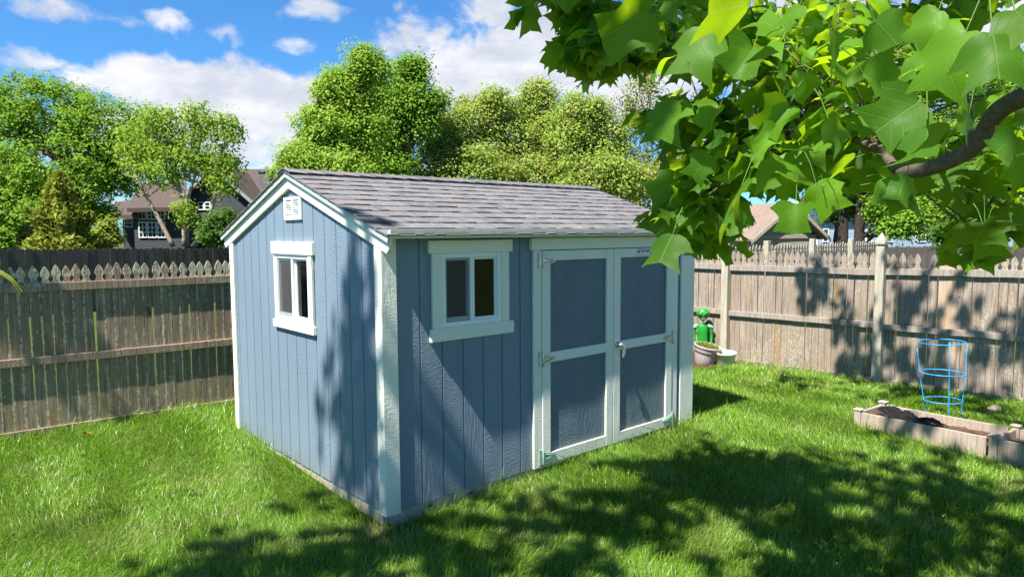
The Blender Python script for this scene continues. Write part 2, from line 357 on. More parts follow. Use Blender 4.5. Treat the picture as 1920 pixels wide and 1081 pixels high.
# ------------------------------------------------------------------ ground
YAW = .8526
A0 = np.array([-.747, 3.963, 0]); d2 = np.array([math.sin(YAW), math.cos(YAW), 0]); d1 = np.array([-math.cos(YAW), math.sin(YAW), 0])
SL, SW, SE = 3.0655, 2.4407, 1.646
LF0 = np.array([-4.196, 5.512, 0]); LFd = np.array([.7806, .6251, 0])
RF0 = np.array([2.868, 8.719, 0]); RFd = np.array([.6867, -.7269, 0])
def smooth(a, b, x): t = np.clip((x-a)/(b-a), 0, 1); return t*t*(3-2*t)
def gz(x, y):
    x = np.asarray(x, float); y = np.asarray(y, float)
    t = smooth(4.5, 6.6, y + .12*np.abs(x))
    und = .012*np.sin(2.1*x+1.3*y)*np.sin(1.7*y-.8*x)
    return -.060 + .054*t + und*smooth(9.5, 8, y) - .028*np.exp(-((x+.85)**2+(y-4.05)**2)/.45)
def make_ground():
    xs = np.concatenate([[-400, -120, -50, -25, -14], np.arange(-9, 10.01, .25), [14, 25, 50, 120, 400]])
    ys = np.concatenate([[-200, -60, -20, -8], np.arange(-3, 13.01, .25), [17, 25, 50, 120, 500]])
    X, Y = np.meshgrid(xs, ys); Z = gz(X, Y); n = len(xs)
    idx = np.arange(X.size).reshape(X.shape)
    f = np.stack([idx[:-1, :-1], idx[:-1, 1:], idx[1:, 1:], idx[1:, :-1]], -1).reshape(-1, 4)
    g_ = fastmesh('ground', np.stack([X, Y, Z], -1).reshape(-1, 3), f, LAWN, smooth=True); tag(g_, 'green mown back yard lawn ground', 'ground', kind='structure')
make_ground()
BED0 = np.array([2.957, 5.776, 0]); BEDx = np.array([.629, -.7775, 0]); BEDy = np.array([.808, .589, 0]); BW = .43
def make_grass():
    N = 1700000
    x = rng.uniform(-6.2, 6.6, N); y = rng.uniform(2.0, 9.9, N)
    dist = np.hypot(x, y); dens = np.clip((3.9/np.maximum(dist, 2.4))**1.5, .22, 1.0)*.8
    dens = dens*(np.abs(x) < y*.85+.8)
    P = np.stack([x, y], -1)
    def loc(O, ex, ey): q = P-O[:2]; return q @ ex[:2], q @ ey[:2]
    u, v = loc(A0, d2, d1); out_shed = ~((u > .0) & (u < SL) & (v > .0) & (v < SW))
    lu, lv = loc(LF0, LFd, np.array([-LFd[1], LFd[0], 0])); ru, rv = loc(RF0, RFd, np.array([-RFd[1], RFd[0], 0]))
    inside = (lv < -.03) & (rv < -.03)
    bu, bv = loc(BED0, BEDx, BEDy); out_bed = ~((bu > -.03) & (bu < 2.4) & (bv > -.02) & (bv < BW+.02))
    mulch = (ru < .02) & (rv > -.75)
    # dirt apron at the front corner and along the door
    bare = np.exp(-((u+.02)**2+(v+.05)**2)/.045)*.85
    keep = out_shed & inside & out_bed & ~mulch & (rng.random(N) < dens*(1-bare))
    x, y, u, v, lv, rv, ru, bu, bv, dist = (a[keep] for a in (x, y, u, v, lv, rv, ru, bu, bv, dist)); n = len(x)
    near_edge = (lv > -.14) | (rv > -.12) | ((np.minimum(np.abs(u), np.abs(u-SL)) < .07) & (v > -.1) & (v < SW+.1)) | ((v > -.06) & (v < 0) & (u > -.05) & (u < SL)) | ((bv > -.09) & (bv < .5) & (bu > -.1))
    hn = .5+.5*np.sin(3.1*x+1.1*np.sin(2.3*y))*np.sin(2.7*y+1.3*np.sin(1.9*x)); hn2 = .5+.5*np.sin(9.1*x+2*np.sin(5.*y))*np.sin(8.3*y+2*np.sin(6.*x))
    h = rng.uniform(.028, .072, n)*(.74+.42*hn+.32*hn2)
    h = np.where(near_edge & (rng.random(n) < .5), h*rng.uniform(1.1, 2.3, n), h)
    h = np.where(rng.random(n) < .012, h*1.7, h)
    wd = rng.uniform(.0019, .0042, n)*np.clip(dist/4.2, .9, 2.0)
    flow = 2.2*np.sin(1.3*x+.7*y)+1.7*np.sin(.9*y-1.9*x+1)+1.2*np.sin(6*x+5*y)
    az_ = rng.normal(flow, 1.1, n); lean = np.abs(rng.normal(.62, .38, n))
    dx, dy = np.cos(az_), np.sin(az_); px_, py_ = -dy, dx
    tw = rng.normal(0, .7, n); px_, py_ = px_*np.cos(tw)-py_*np.sin(tw), px_*np.sin(tw)+py_*np.cos(tw)
    z0 = gz(x, y)-.004; vs = np.empty((n, 6, 3), np.float32)
    for k, (t, wf) in enumerate(((0, 1), (.5, .85), (1, .12))):
        bx = x+dx*h*lean*t**1.7; by = y+dy*h*lean*t**1.7; bz = z0+h*t*(1-.32*np.minimum(lean, 1.6)*t)
        for s in (0, 1):
            sg = (-.5, .5)[s]*wf; vs[:, 2*k+s, 0] = bx+px_*wd*sg; vs[:, 2*k+s, 1] = by+py_*wd*sg; vs[:, 2*k+s, 2] = bz
    b = (np.arange(n)*6)[:, None]; f = np.stack([b+np.array([0, 1, 3, 2]), b+np.array([2, 3, 5, 4])], 1).reshape(-1, 4)
    dry = .9*np.exp(-((rv+.05)/.22)**2)*smooth(1.4, .1, ru)*(rng.random(n) < .75)
    for (cx, cy, cr, s_) in ((-1.55, 3.62, .10, .8), (-1.9, 4.75, .16, .35), (-.75, 3.85, .16, .7), (.15, 4.25, .2, .45), (1.4, 4.2, .2, .3), (-2.6, 3.9, .3, .3)):
        dry = np.maximum(dry, s_*np.exp(-((x-cx)**2+(y-cy)**2)/cr**2)*(rng.random(n) < .7))
    pn_ = np.sin(2.9*x+1.7*np.sin(3.7*y+.5))*np.sin(3.3*y+1.9*np.sin(2.6*x+1.)); dry = np.maximum(dry, .5*smooth(.62, .98, pn_)*(rng.random(n) < .4))
    dry = np.maximum(dry, (rng.random(n) < .03)*.85)
    g = fastmesh('grass', vs.reshape(-1, 3), f, GRASS, attrs={'dry': np.repeat(dry, 6)})
    tag(g, 'sunlit green lawn grass around the blue shed', 'grass', kind='stuff')
make_grass()

# ------------------------------------------------------------------ shed (local x along the door wall, y along the gable wall)
def groove_profile(a, b, first, step, extra):
    """wall profile: list of (position, recess)"""
    pts = [(a, 0), (b, 0)]; g = first
    while g < b-.02:
        if g > a+.02: pts += [(g-.006, 0), (g-.004, .007), (g+.004, .007), (g+.006, 0)]
        g += step
    pts += [(e, 0) for e in extra]
    return sorted(pts)
RIDGE = 2.065                   # underside height of the roof at the middle
def roof_z(y): return SE + .015 + (RIDGE-SE-.015)*(1-abs(y-SW/2)/(SW/2))
def wall(mb, prof, openings, top, place):
    for (p0, r0), (p1, r1) in zip(prof[:-1], prof[1:]):
        if p1-p0 < 1e-5: continue
        mid = (p0+p1)/2; bands = [(.0, None)]
        op = [o_ for o_ in openings if o_[0] < mid < o_[1]]
        rects = [(0., None)] if not op else [(0., op[0][2]), (op[0][3], None)]
        for lo, hi in rects:
            t0, t1 = (top(p0), top(p1)) if hi is None else (hi, hi)
            mb.add([place(p0, r0, lo), place(p1, r1, lo), place(p1, r1, t1), place(p0, r0, t0)], [(0, 1, 2, 3)])
shed = thing('shed', 'blue wooden garden shed with white trim, double doors and grey shingled gable roof', 'shed', A0, math.pi/2-YAW)
wb = MB()
W2 = (.406, .886, 1.075, 1.535)      # front window opening (x0, x1, z0, z1)
W1 = (.945, 1.515, 1.03, 1.515)      # gable window opening (y0, y1, z0, z1)
wall(wb, groove_profile(0, SL, .088, .1625, [W2[0], W2[1]]), [W2], lambda p: SE+.02, lambda p, r, z: (p, r, z))
wall(wb, groove_profile(0, SW, .08, .1615, [W1[0], W1[1], SW/2]), [W1], roof_z, lambda p, r, z: (r, p, z))
wall(wb, groove_profile(0, SL, .088, .1625, []), [], lambda p: SE+.02, lambda p, r, z: (p, SW-r, z))
wall(wb, groove_profile(0, SW, .08, .1615, [SW/2]), [], roof_z, lambda p, r, z: (SL-r, p, z))
wb.build('wall', SIDING, shed)
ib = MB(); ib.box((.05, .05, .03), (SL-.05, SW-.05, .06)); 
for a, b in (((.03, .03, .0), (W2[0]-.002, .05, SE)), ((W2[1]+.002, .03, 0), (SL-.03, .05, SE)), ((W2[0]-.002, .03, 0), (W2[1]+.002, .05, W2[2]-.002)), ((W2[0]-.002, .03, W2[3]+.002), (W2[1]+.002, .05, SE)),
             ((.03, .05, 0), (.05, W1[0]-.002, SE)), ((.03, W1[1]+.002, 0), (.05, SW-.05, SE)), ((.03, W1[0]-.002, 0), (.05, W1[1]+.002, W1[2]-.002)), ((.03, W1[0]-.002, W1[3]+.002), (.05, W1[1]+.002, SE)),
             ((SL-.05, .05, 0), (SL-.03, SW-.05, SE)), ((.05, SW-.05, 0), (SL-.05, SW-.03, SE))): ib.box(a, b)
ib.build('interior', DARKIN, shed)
sk = MB(); sk.box((.05, .012, -.12), (SL-.05, .07, -.003)); sk.box((.012, .075, -.12), (.07, SW-.05, -.003)); sk.box((SL-.07, .075, -.12), (SL-.012, SW-.05, -.003))
sk.build('base_skid', CONC, shed, .004)
for hx in (.30, .62, .92):
    hb = MB(); hb.box((hx, .0095, -.045), (hx+.028, .0125, -.028)); hb.build('skid_slot', BLACK, shed)
# corner boards
T = .02
for (a, b) in (((-T, -.001, -.01), (-.001, .062, SE-.01)), ((-T-.001, -T-.001, -.01), (.082, -.001, SE-.008)), ((-T, SW-.06, .0), (-.001, SW+.02, SE-.01)),
               ((SL-.20+.03, -T, -.01), (SL+T, -.001, SE-.008)), ((SL+.001, -.001, -.01), (SL+T, .062, SE-.01))):
    c_ = MB(); c_.box(a, b); c_.build('corner_trim', TRIM, shed, .003)
# rake boards on the front gable
pitch = math.atan2(RIDGE-SE-.015, SW/2); cs, sn = math.cos(pitch), math.sin(pitch)
OV = .13
for sgn in (1, -1):
    rb = MB(); y0 = SW/2; e = -sgn
    run = SW/2+OV-.012
    poly = [(0, RIDGE+.012), (run, RIDGE+.012-run*math.tan(pitch)), (run, RIDGE-.048-run*math.tan(pitch)), (run-.03, RIDGE-.086-(run-.03)*math.tan(pitch)), (0, RIDGE-.086)]
    poly = [(e*x, y) for x, y in poly]
    if e < 0: poly = poly[::-1]
    rb.prism(poly, (-.024, SW/2, 0), (0, 1, 0), (0, 0, 1), (1, 0, 0), .022)
    rb.build('rake_board', TRIM, shed, .002)
    rb = MB(); rb.prism(poly, (SL+.002, SW/2, 0), (0, 1, 0), (0, 0, 1), (1, 0, 0), .022); rb.build('rake_board', TRIM, shed)
# roof deck, soffit, fascia
def slope_pt(x, sgn, s, h):
    """x along ridge, s = run from ridge measured down the slope, h above the deck"""
    return (x, SW/2 - sgn*(s*cs + h*sn*-1*-1 if False else s*cs - (-h)*sn*0 + h*sn), RIDGE + .014 - s*sn + h*cs)
SLEN = (SW/2+OV)/cs
XA, XB = -.045, SL+.045
for sgn in (1, -1):
    dk = MB(); vs = [slope_pt(x, sgn, s, h) for h in (0, .014) for (x, s) in ((XA+.012, 0), (XB-.012, 0), (XB-.012, SLEN), (XA+.012, SLEN))]
    dk.add(vs, [(3, 2, 1, 0), (4, 5, 6, 7), (0, 1, 5, 4), (1, 2, 6, 5), (2, 3, 7, 6), (3, 0, 4, 7)]); dk.build('roof_deck', TRIM, shed)
    fb = MB(); yo = SW/2 - sgn*(SW/2+OV); yi = yo + sgn*.02
    fb.box((XA+.022, min(yo, yi), SE-.016), (XB-.02, max(yo, yi), SE+.030)); 
    fb.build('fascia_board', TRIM, shed, .002)
    fb = MB(); ya, yb = yo-sgn*.011, yo-sgn*.001; fb.box((XA+.018, min(ya, yb), SE+.012), (XB-.016, max(ya, yb), SE+.036)); fb.build('drip_edge', DRIP, shed, .002)
    sf = MB(); yw = SW/2 - sgn*(SW/2); sf.box((XA+.03, min(yi, yw)+.001, SE-.004), (XB-.03, max(yi, yw)-.001, SE+.012)); sf.build('soffit', TRIM, shed)
# rake drip edges
for sgn in (1, -1):
    rd = MB(); vs = [slope_pt(x, sgn, s, h) for h in (-.022, .016) for (x, s) in ((XA, .004), (XA+.011, .004), (XA+.011, SLEN+.012), (XA, SLEN+.012))]
    rd.add(vs, [(3, 2, 1, 0), (4, 5, 6, 7), (0, 1, 5, 4), (1, 2, 6, 5), (2, 3, 7, 6), (3, 0, 4, 7)]); rd.build('drip_edge', DRIP, shed)
sb = MB(); EXPO = .121
def shingle(x0, x1, sgn, s0, s1, h0, h1, th, skew=0):
    """tab with its lower edge (s1) raised: a tapered slab"""
    vs = [slope_pt(x0+skew, sgn, s0, h0-th*.6), slope_pt(x1+skew, sgn, s0, h0-th*.6), slope_pt(x1, sgn, s1, h1-th), slope_pt(x0, sgn, s1, h1-th),
          slope_pt(x0+skew, sgn, s0, h0), slope_pt(x1+skew, sgn, s0, h0), slope_pt(x1, sgn, s1, h1), slope_pt(x0, sgn, s1, h1)]
    sb.add(vs, [(3, 2, 1, 0), (4, 5, 6, 7), (0, 1, 5, 4), (1, 2, 6, 5), (2, 3, 7, 6), (3, 0, 4, 7)])
rows = int((SLEN+.03)/EXPO)+1
for sgn in (1, -1):
    for r_ in range(rows):
        s1 = SLEN+.016-r_*EXPO; s0 = max(s1-EXPO-.03, .0)
        if s1 < .05: continue
        x = XA-.012-random.uniform(0, .2); hi = random.random() < .5
        while x < XB:
            wd = random.uniform(.06, .19); xa, xb = max(x, XA-.012), min(x+wd, XB+.012)
            if xb-xa > .012:
                k = .0042 if hi else 0
                shingle(xa+.0008, xb-.0008, sgn, s0, s1+(random.uniform(-.002, .002) if r_ else 0), .018, .0235+k+random.uniform(0, .0012), .0055+k*.5)
            x += wd; hi = not hi if random.random() < .85 else hi
sb.build('roof_shingles', SHINGLE, shed)
rc = MB(); sb2 = sb; x = XA-.014; i = 0
while x < XB:
    xb = min(x+.135+.03, XB+.012)
    for sgn in (1, -1):
        vs = [slope_pt(x, sgn, -.0015, .034), slope_pt(xb, sgn, -.0015, .027), slope_pt(xb, sgn, .105, .029), slope_pt(x, sgn, .105, .036),
              slope_pt(x, sgn, -.0015, .041), slope_pt(xb, sgn, -.0015, .032), slope_pt(xb, sgn, .105, .033), slope_pt(x, sgn, .105, .042)]
        rc.add(vs, [(3, 2, 1, 0), (4, 5, 6, 7), (0, 1, 5, 4), (1, 2, 6, 5), (2, 3, 7, 6), (3, 0, 4, 7)])
    x += .135
rc.build('ridge_cap', SHINGLE, shed)
# windows; place(a, n, z): a along the wall, n outward
def window(op, place, hdr, sill, hinge_screen):
    a0, a1, z0, z1 = op
    def bx(mb, aa, bb):
        q = [place(aa[0], aa[1], aa[2]), place(bb[0], bb[1], bb[2])]
        mb.box(tuple(min(q[0][i], q[1][i]) for i in range(3)), tuple(max(q[0][i], q[1][i]) for i in range(3)))
    f = MB(); t = .030
    bx(f, (a0, -.03, z0), (a0+t, .014, z1)); bx(f, (a1-t, -.03, z0), (a1, .014, z1)); bx(f, (a0+t, -.03, z0), (a1-t, .013, z0+t)); bx(f, (a0+t, -.03, z1-t), (a1-t, .013, z1))
    am = (a0+a1)/2; bx(f, (am-.014, -.028, z0+t), (am+.014, .009, z1-t))
    win = f.build('window', VINYL, shed, .002)
    for s0, s1, nn in ((a0+t, am-.014, -.012), (am+.014, a1-t, -.002)):
        s_ = MB(); q = .014
        bx(s_, (s0, nn-.016, z0+t), (s0+q, nn, z1-t)); bx(s_, (s1-q, nn-.016, z0+t), (s1, nn, z1-t)); bx(s_, (s0+q, nn-.016, z0+t), (s1-q, nn-.001, z0+t+q)); bx(s_, (s0+q, nn-.016, z1-t-q), (s1-q, nn-.001, z1-t))
        s_.build('sash', VINYL, win)
        g_ = MB(); g_.add([place(s0+q, nn-.009, z0+t+q), place(s1-q, nn-.009, z0+t+q), place(s1-q, nn-.009, z1-t-q), place(s0+q, nn-.009, z1-t-q)], [(0, 1, 2, 3) if place(0, 1, 0)[1] else (3, 2, 1, 0)]); g_.build('glass_pane', GLASS, win)
    sc = MB(); s0, s1 = hinge_screen; q = .012
    bx(sc, (s0, -.0025, z0+t+.004), (s0+q, .004, z1-t-.004)); bx(sc, (s1-q, -.0025, z0+t+.004), (s1, .004, z1-t-.004)); bx(sc, (s0+q, -.0025, z0+t+.004), (s1-q, .0035, z0+t+.03)); bx(sc, (s0+q, -.0025, z1-t-.016), (s1-q, .0035, z1-t-.004))
    sc.build('screen_frame', MATS['galvanized_metal'] if False else SCRF, win)
    sc = MB(); sc.add([place(s0+q, .0005, z0+t+.03), place(s1-q, .0005, z0+t+.03), place(s1-q, .0005, z1-t-.016), place(s0+q, .0005, z1-t-.016)], [(0, 1, 2, 3) if place(0, 1, 0)[1] else (3, 2, 1, 0)]); sc.build('insect_screen', SCREEN, win)
    for nm, (b0, b1, c0, c1) in (('header_trim', hdr), ('sill_trim', sill)):
        h_ = MB(); bx(h_, (b0, .001, c0), (b1, .028, c1)); h_.build(nm, TRIM, win, .003)
    for b0, b1 in ((hdr[0]+.025, a0), (a1, hdr[1]-.025)):
        h_ = MB(); bx(h_, (b0, .001, sill[3]), (b1, .021, hdr[2])); h_.build('side_trim', TRIM, win, .003)
SCRF = simple('grey_screen_frame', (.30, .33, .33), .5)
window(W2, lambda a, n, z: (a, -n, z), (.309, .976, W2[3], 1.615), (.316, .985, .993, W2[2]), (W2[0]+.032, (W2[0]+W2[1])/2-.016))
window(W1, lambda a, n, z: (-n, a, z), (.868, 1.553, W1[3], 1.605), (.873, 1.557, .975, W1[2]), ((W1[0]+W1[1])/2+.016, W1[1]-.032))
# gable vent
vb = MB(); y0, y1, z0, z1 = 1.045, 1.325, 1.757, 1.917
vb.box((-.016, y0, z0), (-.001, y0+.026, z1)); vb.box((-.016, y1-.026, z0), (-.001, y1, z1)); vb.box((-.016, y0+.026, z1-.022), (-.0015, y1-.026, z1)); vb.box((-.016, y0+.026, z0), (-.0015, y1-.026, z0+.022)); vb.box((-.016, (y0+y1)/2-.011, z0+.022), (-.0015, (y0+y1)/2+.011, z1-.022))
vent = vb.build('gable_vent', VINYL, shed, .002)
lv = MB()
for k in range(7):
    z = z0+.026+k*(z1-z0-.05)/7.
    for a, b in ((y0+.026, (y0+y1)/2-.011), ((y0+y1)/2+.011, y1-.026)):
        lv.add([(-.014, a, z), (-.014, b, z), (-.004, b, z+.009), (-.004, a, z+.009), (-.014, a, z+.0035), (-.014, b, z+.0035), (-.004, b, z+.0125), (-.004, a, z+.0125)], [(3, 2, 1, 0), (4, 5, 6, 7), (0, 1, 5, 4), (1, 2, 6, 5), (2, 3, 7, 6), (3, 0, 4, 7)])
lv.build('vent_louvers', VINYL, vent)
vk = MB(); vk.box((-.0018, y0+.02, z0+.02), (-.0008, y1-.02, z1-.02)); vk.build('vent_gap_shade', BLACK, vent)  # black sheet drawn in for the shade between the louvers
wire = MB(); wire.tube(interp_path([(-.005, 1.46, 1.945), (-.006, 1.33, 1.925), (-.006, 1.15, 1.915), (-.005, .98, 1.925)], 5), .0022, 6); wire.build('wire', BLACK, shed)
# doors
DZ0, DZ1 = .012, 1.535
dt = MB(); dt.box((1.148, -.030, DZ1+.004), (2.872, -.001, 1.622)); dt.build('door_header', TRIM, shed, .003)
for a, b in ((1.172, 1.247), (2.766, 2.846)):
    dt = MB(); dt.box((a, -.021, 0), (b, -.001, DZ1+.002)); dt.build('door_jamb', TRIM, shed, .003)
th = MB(); th.box((1.248, -.012, -.012), (2.764, -.001, .008)); th.build('threshold', METAL, shed)
def door(x0, x1, rails, hinge_side, zh):
    p = MB(); p.box((x0+.004, -.009, DZ0), (x1-.004, -.0012, DZ1-.004)); d_ = p.build('door', PANEL, shed)
    def piece(a, b): 
        q = MB(); q.box(a, b); q.build('door_frame', TRIM, d_, .003)
    s = .080
    piece((x0+.002, -.027, DZ0), (x0+s, -.0095, DZ1-.002)); piece((x1-s, -.027, DZ0), (x1-.002, -.0095, DZ1-.002))
    for z0_, z1_ in rails: piece((x0+s+.0005, -.026, z0_), (x1-s-.0005, -.0095, z1_))
    xh = x0 if hinge_side < 0 else x1; sg = 1 if hinge_side < 0 else -1
    for i, z in enumerate(zh):
        h_ = MB(); a, b = sorted((xh-sg*.034, xh-sg*.004)); h_.box((a, -.031, z-.055), (b, -.0215, z+.055))
        h_.tube([(xh, -.035, z-.05), (xh, -.035, z+.05)], .008, 10)
        prof = [(0, -.032), (.105, -.012), (.118, 0), (.105, .012), (0, .032)]
        pl = [(sg*(x+.006), y) for x, y in prof]
        if sg > 0: pl = pl
        else: pl = pl[::-1]
        h_.prism(pl, (xh, -.0355, z), (1, 0, 0), (0, 0, 1), (0, 1, 0), .008)
        h_.tube([(xh+sg*.01, -.036, z-.018), (xh+sg*.06, -.042, z-.010), (xh+sg*.11, -.038, z)], .004, 6); h_.tube([(xh+sg*.01, -.036, z+.018), (xh+sg*.06, -.042, z+.010), (xh+sg*.11, -.038, z)], .004, 6)
        ho = h_.build('hinge', VERDI if z < .3 else METAL, d_, .001)
        if z < .3: ho['label'] = 'green stained strap hinge at the foot of the door'
    return d_
zr = [(DZ0+.0005, .093), (.744, .815), (1.463, DZ1-.0025)]
dl = door(1.249, 2.006, zr, -1, (1.465, .775, .075)); dr_ = door(2.009, 2.764, zr, 1, (1.465, .775, .075))
kb = MB(); kb.tube([(2.052, -.028, .790), (2.052, -.040, .790)], .024, 16); kb.tube([(2.052, -.04, .790), (2.052, -.062, .790)], .010, 10)
kb.tube(interp_path([(2.046, -.064, .795), (2.062, -.070, .790), (2.078, -.074, .765), (2.080, -.072, .725), (2.076, -.066, .685)], 4), [.012, .0125, .013, .0135, .014, .014, .0145, .0145, .0145, .0145, .014, .013, .012, .011, .0105, .009, .006], 10)
kb.build('handle', METAL, dr_)
# sign plate on the right door
sg_ = MB(); sg_.box((2.282, -.0305, 1.478), (2.462, -.0275, 1.528)); sign = sg_.build('sign', SIGNM, shed)
bd_ = MB(); sx0, sx1, sz0, sz1 = 2.282, 2.462, 1.478, 1.528
for a, b in (((sx0, -.0315, sz0), (sx0+.004, -.0305, sz1)), ((sx1-.004, -.0315, sz0), (sx1, -.0305, sz1)), ((sx0+.004, -.0315, sz0), (sx1-.004, -.0305, sz0+.003)), ((sx0+.004, -.0315, sz1-.003), (sx1-.004, -.0305, sz1))): bd_.box(a, b)
bd_.build('sign_border', MATS['grey_screen_frame'], sign)
rd = MB(); rd.prism([(0, 0), (.028, 0), (.028, .022), (.020, .022), (.014, .030), (.008, .022), (0, .022)], (2.293, -.0307, 1.492), (1, 0, 0), (0, 0, 1), (0, -1, 0), .001); rd.build('sign_emblem', RED, sign)
rd = MB(); rd.box((2.437, -.0315, 1.482), (2.456, -.0307, 1.489)); rd.build('sign_mark', RED, sign)
def text(body, size, loc, rot, m_, parent, name, sx_=1.):
    cu = bpy.data.curves.new(name, 'FONT'); cu.body = body; cu.size = size; cu.extrude = .0006; cu.offset = size*.018
    to = bpy.data.objects.new('tmp', cu); col.objects.link(to); bpy.context.view_layer.update()
    me = bpy.data.meshes.new_from_object(to.evaluated_get(bpy.context.evaluated_depsgraph_get())); bpy.data.objects.remove(to)
    me.materials.clear(); me.materials.append(m_); o = link(bpy.data.objects.new(name, me), parent); o.location = loc; o.rotation_euler = rot; o.scale = (sx_, 1, 1); return o
text('TUFF SHED', .029, (2.327, -.0312, 1.498), (R(90), 0, 0), BLACK, sign, 'lettering', .80)

# ------------------------------------------------------------------ fences
def picket_outline(wd, top, neck, rng_):
    h = wd/2; g = top-neck
    r = [(h, 0), (h, neck-.022), (h*.82, neck-.012), (h*.60, neck+.002), (h*.60, neck+.016), (h*.84, neck+.030), (h*.97, neck+.045), (h*.86, neck+g*.56), (h*.52, neck+g*.80), (h*.10, top)]
    return r + [(-x, y) for x, y in r[::-1]]
def fence_pickets(mb, O, d, n, s0, s1, step, wd, top, neck, base, skip=(), th=.014, jit=.006, flat=False, sj=.03):
    s = s0; k = 0
    while s < s1:
        if not any(a < s < b for a, b in skip):
            t = top+random.uniform(-jit, jit)*2.4; tl = random.gauss(0, .006)
            if flat: poly = [(wd/2, 0), (wd/2, t-.03), (wd/2-.03, t), (-wd/2+.03, t), (-wd/2, t-.03), (-wd/2, 0)]
            else: poly = picket_outline(wd*random.uniform(.96, 1.02), t, neck+random.uniform(-.004, .004), None)
            o = np.array(O)+d*s+n*random.uniform(-.002, .002); o[2] = base(s) if callable(base) else base
            ex = d*math.cos(tl)+np.array([0, 0, math.sin(tl)]); ey = np.array([0, 0, 1.])-d*math.sin(tl)
            poly = [(x, y-o[2]) if y > 0 else (x, 0) for x, y in poly]
            mb.prism(poly, o, ex, ey, n, -th)
        s += step*random.uniform(1-sj, 1+sj); k += 1
def rail(name, parent, O, d, n, s0, s1, z0, z1, depth, m_, z0b=None, z1b=None, label=None):
    mb = MB(); z0b = z0 if z0b is None else z0b; z1b = z1 if z1b is None else z1b; O = np.array(O, float)
    k = 9; vs = []
    for i in range(k):
        t = i/(k-1); s = s0+(s1-s0)*t; wz = random.uniform(-.003, .003)
        for (a, zz) in ((.001, z0+(z0b-z0)*t), (depth, z0+(z0b-z0)*t), (depth, z1+(z1b-z1)*t), (.001, z1+(z1b-z1)*t)): p = O+d*s+n*a; p[2] = zz+wz; vs.append(p)
    fs = [(i*4+j, i*4+(j+1) % 4, (i+1)*4+(j+1) % 4, (i+1)*4+j) for i in range(k-1) for j in range(4)]+[(3, 2, 1, 0), tuple((k-1)*4+j for j in range(4))]
    mb.add(vs, fs); o = mb.build(name, m_, parent, .003); 
    if label: o['label'] = label
    return o
# left fence
LFn = np.array([LFd[1], -LFd[0], 0])
lf = thing('picket_fence', 'weathered lichen covered picket fence with spade tips left of the shed', 'fence', LF0)
def rel(p): return np.array(p)-LF0
mb = MB(); fence_pickets(mb, (0, 0, 0), LFd, LFn, -3.3, 7.33, .0765, .0728, 1.41, 1.285, -.05, sj=0); mb.build('pickets', WOOD_L, lf)
for a, b in ((-3.3, .9), (.904, 4.0), (4.004, 7.3)):
    rail('rail', lf, (0, 0, 0), LFd, LFn, a, b, 1.192, 1.262, .038, WOOD_LR); rail('rail', lf, (0, 0, 0), LFd, LFn, a, b, .583, .648, .042, WOOD_LR)
    rail('kickboard', lf, (0, 0, 0), LFd, LFn, a, b, -.05, .045, .03, WOOD_LR)
for s in (-1.9, 2.62, 5.2):
    p = MB(); c = LFd*s+LFn*.058; p.obox((c[0], c[1], .65), (LFd, LFn, (0, 0, 1)), (.045, .045, .75)); p.build('post', WOOD_P, lf, .004)
# right fence
RFn = np.array([RFd[1], -RFd[0], 0])
rf = thing('picket_fence', 'pale grey picket fence behind the raised garden bed, one picket missing', 'fence', RF0)
def base_r(s): return -.05
mb = MB(); fence_pickets(mb, (0, 0, 0), RFd, RFn, -1.88, 6.2, .0755, .0722, 1.415, 1.285, -.05, skip=((2.085, 2.155), (2.24, 2.42)))
mb.build('pickets', WOOD_R, rf)
mb = MB()
fence_pickets(mb, (0, 0, 0), RFd, RFn, 2.12, 2.13, .2, .072, 1.235, 1.2, -.05, flat=True); mb.build('broken_picket', WOOD_R, rf, label='grey fence board broken off at its top'); mb = MB()
for s in (2.285, 2.372): fence_pickets(mb, (0, 0, 0), RFd, RFn, s, s+.01, .2, .083, 1.40, 1.285, -.05, flat=True)
mb.build('new_picket', WOOD_N, rf, label='two newer tan flat topped boards in the grey fence')
for a, b in ((-1.88, -.13), (-.125, 1.70), (1.704, 3.53), (3.534, 6.1)):
    zz = .03 if a > 1.6 else 0.
    rail('rail', rf, (0, 0, 0), RFd, RFn, a, b, 1.165+zz*.6, 1.235+zz*.6, .036, WOOD_RR, 1.172+zz*1.3, 1.245+zz*1.3); rail('rail', rf, (0, 0, 0), RFd, RFn, a, b, .587, .65, .042, WOOD_RR, .594, .659)
    rail('kickboard', rf, (0, 0, 0), RFd, RFn, a, b, -.05, .042, .028, WOOD_RR)
def post(s, top, cap, off=.05):
    c = RFd*s+RFn*off; p = MB(); h = .045
    p.obox((c[0], c[1], (top-.06)/2), (RFd, RFn, (0, 0, 1)), (h, h, (top+.06)/2)); po = p.build('post', WOOD_P, rf, .005)
    if cap:
        q = MB(); C = np.array([c[0], c[1], 0.]); prof = [(.030, top), (.030, top+.018), (.052, top+.022), (.052, top+.045), (.044, top+.075), (.022, top+.115), (.002, top+.150)]
        vs = []
        for r_, z in prof:
            for (i, j) in ((-1, -1), (1, -1), (1, 1), (-1, 1)): v_ = C+RFd*r_*i+RFn*r_*j; v_[2] = z; vs.append(v_)
        k = len(prof); q.add(vs, [(i*4+j, i*4+(j+1) % 4, (i+1)*4+(j+1) % 4, (i+1)*4+j) for i in range(k-1) for j in range(4)]+[tuple((k-1)*4+j for j in range(4))]); q.build('post_cap', WOOD_P, po, .003)
    else:
        q = MB(); q.obox((c[0], c[1], top+.004), (RFd, RFn, (0, 0, 1)), (h+.012, h+.012, .008)); q.tube([(c[0]+.02, c[1]-.02, top+.012), (c[0]+.02, c[1]-.02, top+.05)], .014, 8); q.build('post_cap', WOOD_P, po)
